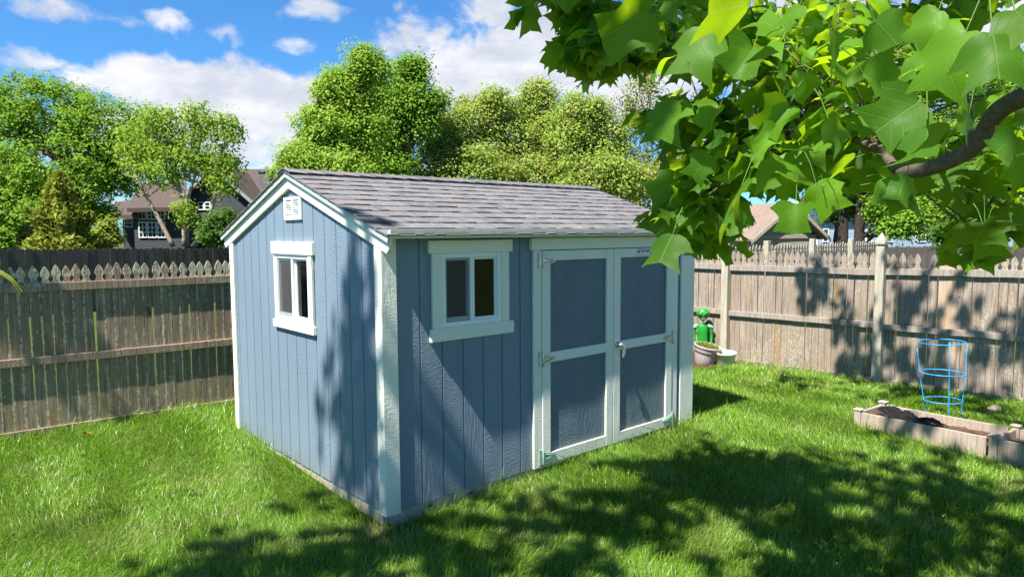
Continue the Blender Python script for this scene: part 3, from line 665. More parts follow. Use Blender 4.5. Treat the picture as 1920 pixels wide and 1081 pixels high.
post(-.135, 1.455, False); post(1.70, 1.49, True); post(3.53, 1.49, True); post(-1.9, 1.45, False)

def plank_fence(name, label, P0, P1, z0, z1, bw, m_, cap=False, gap=.006, post_step=0, group=None, flat=False, rails=True):
    P0, P1 = np.array([P0[0], P0[1], 0.]), np.array([P1[0], P1[1], 0.]); Ln = np.linalg.norm(P1-P0); d = (P1-P0)/Ln; n = np.array([d[1], -d[0], 0])
    if n @ (np.array([0, 0, 0])-P0) < 0: n = -n
    t = thing(name, label, 'fence', P0, 0, group); mb = MB(); s = bw/2
    while s < Ln:
        zt = z0[1]+(z1-z0[1])*s/Ln + random.uniform(-.014, .014); b_ = bw-gap; c_ = .02 if not flat else 0
        poly = [(b_/2, 0), (b_/2, zt-c_), (b_/2-c_, zt), (-b_/2+c_, zt), (-b_/2, zt-c_), (-b_/2, 0)] if c_ else [(b_/2, 0), (b_/2, zt), (-b_/2, zt), (-b_/2, 0)]
        mb.prism(poly, d*s+np.array([0, 0, z0[0]])+n*random.uniform(-.006, .006), d, (0, 0, 1), n, .018); s += bw
    mb.build('boards', m_, t)
    if rails: rail('rail', t, (0, 0, 0), d, -n, 0, Ln, .3, .39, .04, m_); rail('rail', t, (0, 0, 0), d, -n, 0, Ln, z1-.35, z1-.26, .04, m_)
    return t, d, n, Ln
pa = at(-260, 462, 12.2); pb = at(640, 456, 19.6)
plank_fence('plank_fence', 'dark weathered neighbour fence of dog eared planks behind the left picket fence', pa, pb, (-.05, 1.465), 1.33, .142, WOOD_D)
# neighbour's picket fence running away behind the right fence
s0 = np.array([4.8-.756*1.83*2, 13.1-.654*1.83*2, 0.]); dd = np.array([.7563, .6543, 0]); nn = np.array([dd[1], -dd[0], 0])
nf = thing('picket_fence', 'sunlit narrow picket fence running away beyond the right fence, square posts', 'fence', s0)
mb = MB(); fence_pickets(mb, (0, 0, 0), dd, nn, 0, 9.2, .118, .075, 1.40, 1.27, -.05, th=.018, jit=.01); mb.build('pickets', WOOD_S, nf)
rail('rail', nf, (0, 0, 0), dd, -nn, 0, 9.2, 1.15, 1.22, .05, WOOD_S); rail('rail', nf, (0, 0, 0), dd, -nn, 0, 9.2, .5, .57, .05, WOOD_S)
for k in range(6):
    p = MB(); c = dd*1.83*k+nn*.06; p.obox((c[0], c[1], .72), (dd, nn, (0, 0, 1)), (.052, .05, .76+.02*(k % 2))); p.build('post', WOOD_P, nf, .004)
plank_fence('plank_fence', 'low tan board fence far behind the right picket fence', at(1500, 458, 20), at(1665, 457, 20), (-.1, 1.36), 1.36, .15, WOOD_RR, flat=True)
plank_fence('plank_fence', 'brown plank fence beyond the right picket fence under the trees', at(1640, 463, 14.5), at(2080, 456, 10.5), (-.1, 1.43), 1.50, .125, WOOD_D)

# ------------------------------------------------------------------ garden things
bed = thing('raised_garden_bed', 'two section raised garden bed of tan boards by the right fence', 'garden bed', BED0)
def bp(u, v, z): p = BEDx*u+BEDy*v; return (p[0], p[1], z)
AX = (BEDx, BEDy, np.array([0, 0, 1.]))
BL = .97
for k in range(2):
    u0 = k*(BL+.02)
    for (u, v, hu, hv) in ((u0+BL/2, 0, BL/2-.028, .012), (u0+BL/2, BW, BL/2-.028, .012)):
        b = MB(); b.obox(bp(u, v, .03), AX, (hu, hv, .088)); b.build('side_board', WOOD_B, bed, .003)
    b = MB(); b.obox(bp(u0, BW/2, .03), AX, (.012, BW/2-.028, .088)); b.build('end_board', WOOD_B, bed, .003)
    for v in (0, BW):
        b = MB(); b.obox(bp(u0, v, .035), AX, (.027, .027, .098)); po = b.build('corner_post', WOOD_B, bed, .004)
        b = MB(); b.obox(bp(u0, v, .141), AX, (.034, .034, .0075)); b.build('post_cap', WOOD_P, po, .006)
    n_ = 26; X, Y = np.meshgrid(np.linspace(.015, BL-.015, n_*2), np.linspace(.015, BW-.015, n_))
    Z = .045+.018*np.sin(9*X+1)*np.sin(8*Y)+rng.normal(0, .006, X.shape)+.02*np.exp(-((X-.62)**2+(Y-.2)**2)/.02)
    pts = X[..., None]*BEDx+Y[..., None]*BEDy+u0*BEDx; pts[..., 2] = Z
    idx = np.arange(X.size).reshape(X.shape); f = np.stack([idx[:-1, :-1], idx[:-1, 1:], idx[1:, 1:], idx[1:, :-1]], -1).reshape(-1, 4)
    fastmesh('soil', pts.reshape(-1, 3), f, SOIL, bed, True)
# black fabric lying in the bed
n_ = 40; X, Y = np.meshgrid(np.linspace(0, 1, n_), np.linspace(0, 1, 24))
uu = .07+.44*X+.05*np.sin(7*Y); vv = .10+(.30-.12*X)*Y+.03*np.sin(9*X)
Z = .080+.026*np.abs(np.sin(8*X+5*Y))**.6*(.3+Y)+.012*np.abs(np.sin(27*X-11*Y+2*np.sin(9*Y)))+.008*np.abs(np.sin(33*Y+17*X))-.03*X
pts = uu[..., None]*BEDx+vv[..., None]*BEDy+BED0; pts[..., 2] = Z
idx = np.arange(X.size).reshape(X.shape); f = np.stack([idx[:-1, :-1], idx[:-1, 1:], idx[1:, 1:], idx[1:, :-1]], -1).reshape(-1, 4)
tp = fastmesh('weed_fabric', pts.reshape(-1, 3), f, TARP, None, True); tag(tp, 'crumpled black weed fabric lying on soil in the raised bed', 'fabric'); tp.modifiers.new('s', 'SOLIDIFY').thickness = .004
# tomato cage
CC = at(1772, 757, 5.78); CC[2] = .05
cg = thing('tomato_cage', 'bright blue wire tomato cage leaning in the raised bed', 'plant support', CC)
def ring(r, z, tx, ty, ox, squash=1., nm='ring'):
    pts = []
    for k in range(33):
        a = 2*math.pi*k/32; x, y = r*math.cos(a)*1.0, r*math.sin(a)*squash; pts.append((ox+x, y, z+tx*x+ty*y))
    b = MB(); b.tube(pts, .0038, 6, cap=False); b.build('ring', CAGE, cg)
ring(.147, .165, .02, 0, -.02, .9); ring(.172, .402, -.01, .0, -.035, .9); ring(.185, .665, .02, .03, -.05, .75)
for (a, top) in ((R(153), .60), (R(-102), .69), (R(-22), .66)):
    pts = []
    for z, r_, o_ in ((-.02, .125, 0), (.165, .147, -.02), (.402, .172, -.035), (top, .184, -.05)):
        pts.append((o_+r_*math.cos(a), r_*math.sin(a)*.88, z))
    b = MB(); b.tube(interp_path(pts, 3), .0038, 6); b.build('leg', CAGE, cg)
# rock
def blob(name, c, r, m_, seed, sub=3, parent=None):
    bm = bmesh.new(); bmesh.ops.create_icosphere(bm, subdivisions=sub, radius=1); rs = random.Random(seed); ph = [rs.uniform(0, 6) for _ in range(6)]
    for v in bm.verts:
        q = v.co; k = 1+.12*math.sin(3*q.x+ph[0])*math.sin(3.3*q.y+ph[1])+.09*math.sin(6*q.z+ph[2]+2*q.x); v.co = Vector((q.x*r[0]*k, q.y*r[1]*k, q.z*r[2]*k))
    me = bpy.data.meshes.new(name); bm.to_mesh(me); bm.free(); me.materials.append(m_); o = link(bpy.data.objects.new(name, me), parent); o.location = V(c)
    for p in me.polygons: p.use_smooth = True
    return o
rp = at(1866, 768, 6.22); rk = blob('rock', (rp[0], rp[1], .015), (.06, .045, .04), ROCK, 3); tag(rk, 'small round tan rock in the grass behind the raised bed', 'rock')
# alien yard statue
SZ = .675
def alien():
    c = np.array([2.492, 8.92, -.0]); t = thing('alien_statue', 'green plastic alien yard statue standing by the fence behind two pots', 'statue', c, R(-14))
    def skin(nodes, edges, name, parent, m_):
        me = bpy.data.meshes.new(name); me.from_pydata([n[:3] for n in nodes], edges, []); me.materials.append(m_)
        o = link(bpy.data.objects.new(name, me), parent); sm = o.modifiers.new('skin', 'SKIN'); sm.use_smooth_shade = True
        for i, n in enumerate(nodes): me.skin_vertices[0].data[i].radius = n[3] if isinstance(n[3], tuple) else (n[3], n[3])
        me.skin_vertices[0].data[0].use_root = True; o.modifiers.new('sub', 'SUBSURF').levels = 2; o.modifiers['sub'].render_levels = 2; return o
    body = [(0, 0, .235, (.062, .042)), (0, 0, .30, (.064, .042)), (0, 0, .38, (.078, .045)), (0, 0, .43, (.066, .04)), (0, 0, .455, (.026, .024)), (0, 0, .485, (.02, .02)),
            (-.04, 0, .19, .03), (-.045, 0, .10, .022), (-.047, -.005, .03, .021), (.04, 0, .19, .03), (.045, 0, .10, .022), (.047, -.005, .03, .021), (-.047, -.045, .018, .016), (.047, -.045, .018, .016)]
    skin(body, [(0, 1), (1, 2), (2, 3), (3, 4), (4, 5), (0, 6), (6, 7), (7, 8), (0, 9), (9, 10), (10, 11), (8, 12), (11, 13)], 'body', t, ALIEN)
    for s in (-1, 1):
        arm = [(s*.095, 0, .415, .028), (s*.108, -.002, .35, .021), (s*.110, -.006, .285, .019), (s*.104, -.024, .225, .018), (s*.098, -.034, .195, .017), (s*.094, -.040, .165, .008), (s*.104, -.038, .163, .007), (s*.085, -.042, .17, .007)]
        skin(arm, [(0, 1), (1, 2), (2, 3), (3, 4), (4, 5), (4, 6), (4, 7)], 'arm', t, ALIEN)
        b = blob('shoulder_pad', (s*.094, -.002, .428), (.045, .036, .024), ALIEN2, 5, 3, t); b.rotation_euler = (0, s*.5, 0)
    bm = bmesh.new(); bmesh.ops.create_uvsphere(bm, u_segments=28, v_segments=20, radius=1)
    for v in bm.verts:
        z = v.co.z; wx = .088*(1 if z > .1 else 1-.58*(max(0, .1-z)/1.1)**1.1); v.co = Vector((v.co.x*wx, v.co.y*.062*(1 if z > 0 else 1+.25*z), z*.088))
    me = bpy.data.meshes.new('head'); bm.to_mesh(me); bm.free(); me.materials.append(ALIEN)
    for p in me.polygons: p.use_smooth = True
    h = link(bpy.data.objects.new('head', me), t); h.location = (0, -.008, .582)
    for s in (-1, 1):
        e = blob('eye', (s*.034, -.052, .002), (.031, .012, .014), BLACK, 9, 3, h); e.rotation_euler = (0, s*-.45, s*.45)
        e = blob('brow', (s*.036, -.052, .026), (.034, .010, .007), ALIEN, 9, 3, h); e.rotation_euler = (0, s*-.5, s*.45)
    e = blob('nose', (0, -.056, -.022), (.006, .008, .012), ALIEN, 4, 2, h)
    mo = MB(); mo.tube(interp_path([(-.022, -.046, -.042), (0, -.055, -.053), (.022, -.046, -.042)], 6), .0042, 6); mo.build('mouth', ALIEN2, h)
alien()
# pots
PC = np.array([2.40, 8.53, -.012])
tl = Matrix.Rotation(R(9), 3, 'Y') @ Matrix.Rotation(R(7), 3, 'X')
pot = thing('flower_pot', 'mauve fluted flower pot full of seedlings in front of the alien', 'pot', PC)
mb = MB(); mb.lathe([(.0, .0), (.105, .0), (.112, .01), (.128, .10), (.142, .175)], (0, 0, 0), 96, tilt=tl, wob=lambda a, z: .028*abs(math.cos(a*11)) if .005 < z < .17 else 0)
mb.lathe([(.142, .175), (.150, .178), (.152, .20), (.158, .235), (.168, .245), (.170, .262), (.160, .264), (.150, .245), (.146, .235), (0, .232)], (0, 0, 0), 48, tilt=tl)
mb.build('pot_body', POTM, pot)
mb = MB(); mb.lathe([(.150, .237), (0, .246)], (0, 0, 0), 32, tilt=tl); mb.build('soil', SOIL, pot)
n = 420; r = .135*np.sqrt(rng.random(n)); a = rng.random(n)*6.283
def blades(px, py, pz, h, wd, lean, m_, name, parent):
    n = len(px); az_ = rng.random(n)*6.283; dx, dy = np.cos(az_), np.sin(az_); vs = np.empty((n, 6, 3), np.float32)
    for k, (t, wf) in enumerate(((0, .7), (.55, 1), (1, .15))):
        for s in (0, 1):
            sg = (-.5, .5)[s]*wf; vs[:, 2*k+s, 0] = px+dx*h*lean*t*t-dy*wd*sg; vs[:, 2*k+s, 1] = py+dy*h*lean*t*t+dx*wd*sg; vs[:, 2*k+s, 2] = pz+h*t
    b = (np.arange(n)*6)[:, None]; f = np.stack([b+np.array([0, 1, 3, 2]), b+np.array([2, 3, 5, 4])], 1).reshape(-1, 4)
    return fastmesh(name, vs.reshape(-1, 3), f, m_, parent)
pq = np.array([tl @ Vector((r[i]*math.cos(a[i]), r[i]*math.sin(a[i]), .24)) for i in range(n)])
blades(pq[:, 0], pq[:, 1], pq[:, 2], rng.uniform(.02, .055, n), rng.uniform(.006, .012, n), rng.uniform(.1, .9, n), LEAF_Y, 'seedlings', pot)
bk = thing('bucket', 'pale cream plastic bucket on the lawn beside the mauve pot', 'bucket', (2.635, 8.44, -.012))
mb = MB(); t2 = Matrix.Rotation(R(4), 3, 'X')
mb.lathe([(0, 0), (.094, 0), (.100, .01), (.130, .165), (.133, .167), (.136, .172), (.136, .187), (.130, .188), (.124, .17), (.096, .02), (0, .018)], (0, 0, 0), 40, tilt=t2); mb.build('bucket_body', BUCK, bk)
mb = MB(); mb.lathe([(.127, .150), (.02, .158), (0, .158)], (0, 0, 0), 24, tilt=t2); mb.build('soil', simple('pale_soil', (.45, .44, .38), .9, .1), bk)
# mulch in the fence corner
c0 = RF0+RFd*(-1.85); n_ = 30; X, Y = np.meshgrid(np.linspace(0, 1.95, 40), np.linspace(.03, .80, 22)); pts = c0+X[..., None]*RFd+Y[..., None]*RFn
edge = np.minimum(np.minimum(X+.3, 1.95-X), np.minimum(Y+.3, .80-Y)); pts[..., 2] = gz(pts[..., 0], pts[..., 1])+.035*smooth(0, .2, edge)-.01+rng.normal(0, .006, X.shape)
idx = np.arange(X.size).reshape(X.shape); f = np.stack([idx[:-1, :-1], idx[1:, :-1], idx[1:, 1:], idx[:-1, 1:]], -1).reshape(-1, 4)
mu = fastmesh('mulch', pts.reshape(-1, 3), f, MULCH, None, True); tag(mu, 'reddish brown bark mulch bed in the fence corner', 'mulch', kind='stuff')
# dead leaves on the lawn
def dead(px, py, s, lab, seed):
    d_ = at(px, py, 1)-np.array([0, 0, CH]); k = (CH+.02)/-d_[2]; p = np.array([0, 0, CH])+d_*k; p[2] = float(gz(p[0], p[1]))+.045
    rs = random.Random(seed); b = MB(); pr = []
    for i in range(12): a = i/12*6.283; rr = s*(.6+.4*abs(math.cos(a*1.5)))*rs.uniform(.85, 1.1); pr.append((rr*math.cos(a), rr*.62*math.sin(a), .012*math.sin(a*2)+.01*math.cos(a)))
    b.add([(0, 0, .004)]+pr, [(0, i+1, (i+1) % 12+1) for i in range(12)]); o = b.build('dead_leaf', DLEAF); o.location = V(p); o.rotation_euler = (rs.uniform(-.3, .3), rs.uniform(-.3, .3), rs.uniform(0, 6)); o.modifiers.new('s', 'SOLIDIFY').thickness = .0015
    tag(o, lab, 'leaf')
dead(1546, 1014, .022, 'dry yellow leaf in the grass below the raised bed, nearest the camera', 1); dead(1770, 971, .016, 'small dry brown leaf in the shaded grass right of the yellow leaf', 2); dead(165, 822, .045, 'curled brown leaf in the grass at the foot of the left fence', 3)

# ------------------------------------------------------------------ trees
def quads(C, N, T, ln, wd, bend=.25):
    """leaf faces: centres C, normals N, long axes T"""
    n = len(C); T = T-N*np.sum(T*N, 1, keepdims=True); T /= np.linalg.norm(T, axis=1, keepdims=True)+1e-9; B = np.cross(N, T)
    ln = ln[:, None]; wd = wd[:, None]
    vs = np.stack([C-T*ln*.5, C+B*wd*.5+N*wd*bend*.5, C+T*ln*.5-N*ln*.12, C-B*wd*.5+N*wd*bend*.5], 1)
    return vs.reshape(-1, 3), np.arange(n*4).reshape(n, 4)
def unit(v): return v/(np.linalg.norm(v, axis=1, keepdims=True)+1e-9)
def crown(ells, total, clump_r, per, size, droop=.2, shell=.55, flat=.7, upn=.7):
    vol = np.array([np.prod(e[1])**(2/3) for e in ells]); vol /= vol.sum(); allC = []; clumps = []
    for (c, r_), w_ in zip(ells, vol):
        r_ = np.maximum(r_-clump_r*.75, r_*.45)
        nc = max(2, int(total*w_/per)); d_ = unit(rng.normal(size=(nc, 3))); rad = shell+(1.02-shell)*rng.random(nc)**.6
        ph = rng.random(4)*6.28; lob = 1+.16*np.sin(4*d_[:, 0]+ph[0])*np.sin(4*d_[:, 2]+ph[1])+.12*np.sin(7*d_[:, 1]+5*d_[:, 0]+ph[2]); rad = rad*lob; cc = c+d_*rad[:, None]*r_; cc = cc[cc[:, 2] > .3]; clumps.append(cc)
    cl = np.concatenate(clumps); n = per; k = len(cl)
    sz = clump_r*rng.uniform(.5, 1.5, k)
    off = unit(rng.normal(size=(k*n, 3))).reshape(k, n, 3)*(rng.random((k, n, 1))**.45)*np.array([1, 1, flat])*1.15; P = (cl[:, None]+off*sz[:, None, None]).reshape(-1, 3); off = off.reshape(-1, 3)
    N = unit(unit(off)*.7+np.array([0, 0, upn])+rng.normal(0, .24, P.shape)); T = unit(rng.normal(size=P.shape)*np.array([1, 1, .5])+np.array([0, 0, -droop]))
    ln = size*rng.uniform(.6, 1.3, len(P)); return quads(P, N, T, ln, ln*rng.uniform(.55, .85, len(P))), cl
def ell(px, py, rx, ry, Y, dz=1.0): s = Y/FPX; return (at(px, py, Y), np.array([rx*s, max(rx, ry)*s*dz*.8, ry*s]))
def tree(name, label, cat, base, ells, total, leafm, size, barkm, trunk_r, clump=.4, per=40, group=None, trunk=None, nbr=22, shell=.55, flat=.7, droop=.2, upn=.7, crownname='crown'):
    base = np.array([base[0], base[1], -.05]); t = thing(name, label, cat, base, 0, group)
    (vs, fs), cl = crown(ells, total, clump, per, size, droop, shell, flat, upn)
    fastmesh(crownname, vs-base, fs, leafm, t)
    b = MB(); top = np.mean([e[0] for e in ells], 0)
    trunks = trunk or [[base, base*.6+top*.4+np.array([.1, 0, 0]), top]]
    for tr_ in trunks:
        pth = interp_path([np.array(p)-base for p in tr_], 6); m__ = len(pth); b.tube(pth, [trunk_r*(1-.8*i/(m__-1)) for i in range(m__)], 8)
    starts = [np.array(p) for tr_ in trunks for p in interp_path(tr_, 6)[3:]]
    for i in rng.choice(len(cl), min(nbr, len(cl)), replace=False):
        s_ = min(starts, key=lambda q: np.linalg.norm(q-cl[i]+np.array([0, 0, .5]))); e_ = cl[i]; mid = (s_+e_)/2+np.array([0, 0, -.12])+rng.normal(0, .1, 3)
        pth = interp_path([s_-base, mid-base, e_-base], 4); m__ = len(pth); b.tube(pth, [trunk_r*.32*(1-.85*k/(m__-1)) for k in range(m__)], 5)
    b.build('trunk', barkm, t); return t
G0 = lambda px, Y: at(px, 440, Y)
tree('maple_tree', 'large dense bright green maple at the left edge beyond the fences', 'tree', G0(70, 21), [ell(80, 205, 95, 80, 21), ell(-20, 250, 110, 100, 21), ell(180, 235, 95, 80, 21), ell(100, 320, 125, 85, 20.5), ell(235, 275, 50, 60, 21), ell(-60, 360, 140, 100, 20), ell(40, 390, 130, 70, 20.), ell(160, 345, 70, 62, 20.5), ell(222, 335, 55, 52, 21), ell(255, 285, 60, 60, 21), ell(190, 400, 40, 34, 21), ell(120, 400, 70, 60, 21)],
     90000, LEAF_M, .090, BARK, .28, .40, 90, nbr=46)
tree('slender_tree', 'slender leaning multi stemmed tree with sparse yellow green leaves before the dark house', 'tree', G0(345, 17), [ell(300, 235, 55, 55, 17), ell(370, 225, 62, 50, 17), ell(425, 245, 42, 45, 17), ell(250, 280, 55, 55, 17.2), ell(340, 290, 70, 55, 17), ell(425, 305, 50, 35, 17), ell(345, 398, 26, 36, 16.8), ell(412, 345, 46, 30, 16.9), ell(285, 322, 46, 34, 17), ell(385, 300, 52, 46, 17), ell(330, 330, 40, 30, 17)],
     13000, LEAF_B, .080, BARKP, .06, .21, 24, trunk=[[at(325, 462, 17), at(290, 395, 17), at(262, 345, 17), at(232, 275, 17.2)], [at(346, 462, 17), at(342, 380, 17), at(330, 320, 17), at(305, 215, 17)], [at(362, 462, 17), at(396, 395, 16.9), at(412, 300, 17), at(432, 235, 17)], [at(350, 462, 17.1), at(352, 380, 17), at(372, 300, 17), at(378, 210, 17)]], nbr=70, shell=.1, flat=1.1, droop=.5, upn=.4)
def conifer(label, px, Y, ytop, wpx):
    b0 = G0(px, Y); s = Y/FPX; top = at(px, ytop, Y)[2]; t = thing('conifer_tree', label, 'tree', (b0[0], b0[1], -.05)); n = 15000
    z = top*rng.random(n)**1.25; z = np.where(z < .15, .15, z); rmax = wpx*s*(1-(z/top))**.72*(1+.22*np.sin(z*9+rng.random(n)*2)); a = rng.random(n)*6.283; lob = 1+.25*np.sin(a*5+z*3)
    rr = rmax*lob*(.45+.62*rng.random(n)**.5); P = np.stack([rr*np.cos(a), rr*np.sin(a), z], -1)
    out = np.stack([np.cos(a), np.sin(a), np.full(n, .75)], -1); T = unit(out+rng.normal(0, .3, P.shape)); N = unit(rng.normal(size=P.shape)+np.array([0, 0, .5]))
    ln = rng.uniform(.09, .22, n); vs, fs = quads(P, N, T, ln, ln*.33); fastmesh('crown', vs, fs, LEAF_C, t)
    m__ = MB(); m__.tube([(0, 0, 0), (0, 0, top*.9)], [.09, .02], 8); m__.build('trunk', BARK, t)
conifer('short pointed olive brown conifer below the big maple', 118, 15.5, 318, 76)
def bush(name, label, px, py, rx, ry, Y, m_, n, size, group=None, base_px=None):
    tree(name, label, 'shrub', G0(base_px or px, Y), [ell(px, py, rx, ry, Y), ell(px-rx*.4, py+ry*.4, rx*.7, ry*.6, Y), ell(px+rx*.4, py+ry*.4, rx*.7, ry*.6, Y)], n, m_, size, BARK, .04, .22, 24, group, nbr=12, shell=.35, crownname='foliage')
bush('shrub', 'yellow green shrub between the conifer and the dark house', 203, 432, 22, 34, 17.5, LEAF_Y, 3000, .09)
bush('shrub', 'dark green bush against the dark house beside the shed roof edge', 418, 425, 48, 42, 16.2, LEAF_D, 5200, .085)
bush('shrub', 'pale green shrub low at the far left edge', 2, 445, 24, 24, 17, LEAF_M, 1800, .09)
tree('oak_tree', 'tall light green tree rising directly behind the shed ridge', 'tree', G0(625, 22), [ell(690, 125, 48, 50, 22), ell(640, 175, 62, 60, 22), ell(600, 240, 55, 55, 22), ell(665, 240, 70, 70, 22), ell(570, 300, 58, 45, 21.5), ell(640, 320, 75, 50, 21.5), ell(545, 325, 40, 35, 21.5)],
     62000, LEAF_O, .092, BARK, .2, .38, 90, trunk=[[G0(640, 22)*np.array([1, 1, 0]), at(645, 330, 22), at(665, 230, 22), at(690, 110, 22)], [at(642, 360, 22), at(610, 290, 22), at(590, 210, 22)]], nbr=40)
tree('oak_tree', 'darker tall tree with open crown right of the tallest light green one', 'tree', G0(735, 25), [ell(770, 135, 44, 48, 25), ell(745, 195, 62, 60, 25), ell(790, 190, 45, 40, 25), ell(720, 265, 65, 60, 25), ell(790, 235, 40, 40, 25), ell(740, 320, 70, 50, 25), ell(822, 190, 20, 20, 25), ell(700, 180, 35, 45, 25)],
     42000, LEAF_M, .108, BARK, .26, .48, 85, trunk=[[G0(720, 25)*np.array([1, 1, 0]), at(722, 330, 25), at(742, 230, 25), at(768, 110, 25)], [at(722, 360, 25), at(770, 270, 25), at(815, 180, 25)], [at(720, 360, 25), at(690, 260, 25), at(690, 180, 25)]], nbr=46, shell=.45)
for i, (lab, es) in enumerate((('round yellow green tree just right of the dark tall tree', [ell(880, 235, 75, 60, 27), ell(925, 200, 50, 42, 27), ell(830, 290, 62, 55, 26.5), ell(900, 320, 90, 60, 26), ell(800, 340, 50, 35, 26)]),
                               ('tall topped middle tree of the yellow green row behind the shed', [ell(1008, 205, 62, 55, 28), ell(1012, 165, 24, 22, 28), ell(970, 260, 62, 60, 27.5), ell(1045, 270, 60, 65, 27.5), ell(1000, 330, 85, 50, 27)]),
                               ('right hand round tree of the yellow green row behind the roof end', [ell(1095, 210, 58, 52, 26), ell(1080, 270, 65, 60, 26), ell(1145, 265, 52, 55, 26), ell(1110, 330, 95, 55, 25.5), ell(1180, 345, 55, 45, 25.5)]))):
    tree('leafy_tree', lab, 'tree', G0((880, 1005, 1110)[i], 27), es, 40000, LEAF_H, .104, BARK, .2, .46, 80, 'row of yellow green trees behind the shed', nbr=30)
tree('pale_tree', 'tall thin pale yellow tree with see through crown behind the near leaves', 'tree', G0(1215, 33), [ell(1215, 150, 36, 55, 33), ell(1190, 220, 40, 50, 33), ell(1235, 230, 42, 60, 33), ell(1200, 300, 48, 50, 33), ell(1250, 320, 50, 60, 33), ell(1180, 180, 22, 30, 33)], 7500, LEAF_P, .13, BARKP, .14, .6, 22, nbr=50, shell=.15, flat=1.2)
tree('pale_tree', 'broad pale yellow green tree low behind the roof end', 'tree', G0(1235, 30), [ell(1225, 350, 60, 50, 30), ell(1280, 320, 60, 70, 30), ell(1180, 385, 45, 30, 30)], 9000, LEAF_P, .13, BARKP, .15, .5, 36, nbr=30)
tree('maple_tree', 'bright green maple with two dark trunks beyond the right fence', 'tree', G0(1605, 19), [ell(1690, 330, 75, 60, 18.5), ell(1790, 290, 110, 80, 18), ell(1660, 250, 110, 80, 19), ell(1740, 400, 85, 45, 17.5), ell(1860, 380, 90, 60, 17), ell(1560, 330, 60, 55, 20), ell(1800, 160, 130, 90, 19), ell(1660, 120, 140, 90, 20), ell(1900, 240, 110, 100, 18), ell(1690, 425, 55, 32, 17.5), ell(1620, 310, 75, 60, 19), ell(1700, 385, 85, 50, 18), ell(1780, 360, 80, 60, 17.5)],
     84000, LEAF_M, .088, BARKD, .17, .36, 70, trunk=[[G0(1614, 19)*np.array([1, 1, 0]), at(1612, 400, 19), at(1618, 330, 19), at(1660, 200, 19.5)], [G0(1582, 19.4)*np.array([1, 1, 0]), at(1581, 420, 19.4), at(1578, 370, 19.4), at(1600, 280, 19.5), at(1640, 170, 19.6)]], nbr=50)
tree('dark_tree', 'dark green low tree in shade left of the two dark trunks', 'tree', G0(1552, 24), [ell(1545, 372, 36, 28, 24), ell(1568, 400, 30, 24, 23), ell(1640, 385, 70, 45, 21), ell(1545, 340, 50, 40, 23)], 13000, LEAF_D, .11, BARK, .14, .36, 50, nbr=16)
tree('dark_tree', 'dark leafy tree behind the lower right branch', 'tree', G0(1850, 14), [ell(1850, 400, 80, 45, 14.5), ell(1930, 360, 70, 80, 14.5), ell(1790, 440, 50, 24, 14.5)], 10000, LEAF_D, .10, BARK, .1, .3, 36, nbr=20)
bush('shrub', 'small yellow green flowering bush behind the alien statue', 1288, 637, 16, 30, 9.15, LEAF_Y, 1500, .035)
# long leaf blades at the left edge
gp = at(-40, 560, 3.6); gl = thing('grass_plant', 'long bright green arching blade at the left edge of the lawn', 'plant', (gp[0], gp[1], -.05)); b = MB()
for i, (dx_, dy_, h_, ln_) in enumerate(((.0, .0, 1.52, .20), (-.05, .1, 1.50, .17), (.02, -.1, 1.2, -.2), (-.1, .0, 1.25, -.3))):
    pth = interp_path([(dx_, dy_, 0), (dx_*.9, dy_, h_*.6), (dx_+ln_*.35, dy_, h_*.97), (dx_+ln_*.8, dy_, h_*.985), (dx_+ln_*1.15, dy_, h_*.93)], 5); vs = []
    for k, p in enumerate(pth): wd = .014*math.sin(math.pi*min(1, (k+3)/(len(pth)+3)))+.002; vs += [p+np.array([0, -wd, .004]), p+np.array([0, 0, -.003]), p+np.array([0, wd, .004])]
    b.add(vs, [(k*3+j, k*3+j+1, k*3+j+4, k*3+j+3) for k in range(len(pth)-1) for j in (0, 1)], 0, True)
b.build('blades', LEAF_Y, gl)

# ------------------------------------------------------------------ houses
def housemat(name, c, sid=True):
    m_, nt = mat(name); o = obj_co(nt); z = nt.a('ShaderNodeSeparateXYZ', {0: o}).outputs[2]
    fr = nt.math('FRACT', nt.math('MULTIPLY', z, 6.5)); cc = nt.mix(nt.mr(fr, .12, .02), rgb(*c), rgb(*[x*.6 for x in c])); finish(nt, cc, .7, nt.math('MULTIPLY', fr, -1), .4 if sid else 0, .02); return m_
HDARK = housemat('charcoal_siding', (.045, .05, .058)); HBLUE = housemat('light_blue_siding', (.25, .33, .44)); HBEIGE = simple('beige_siding', (.36, .30, .235), .8, .2, 0, .1, 5)
def roofmat(name, c):
    m_, nt = mat(name); o = obj_co(nt); br = nt.a('ShaderNodeTexBrick', {'Vector': o, 'Color1': rgb(*c), 'Color2': rgb(*[x*.8 for x in c]), 'Mortar': rgb(*[x*.6 for x in c]), 'Scale': 3., 'Mortar Size': .02}).outputs[0]
    finish(nt, nt.mix(nt.math('MULTIPLY', nt.noise(o, 6, 5, .7), .6), br, rgb(*[x*.6 for x in c])), .95); return m_
RBROWN = roofmat('brown_roof', (.105, .076, .065)); RPINK = roofmat('pinkish_roof', (.27, .20, .168))
HW = simple('house_white_paint', (.78, .79, .78), .5, var=.05)
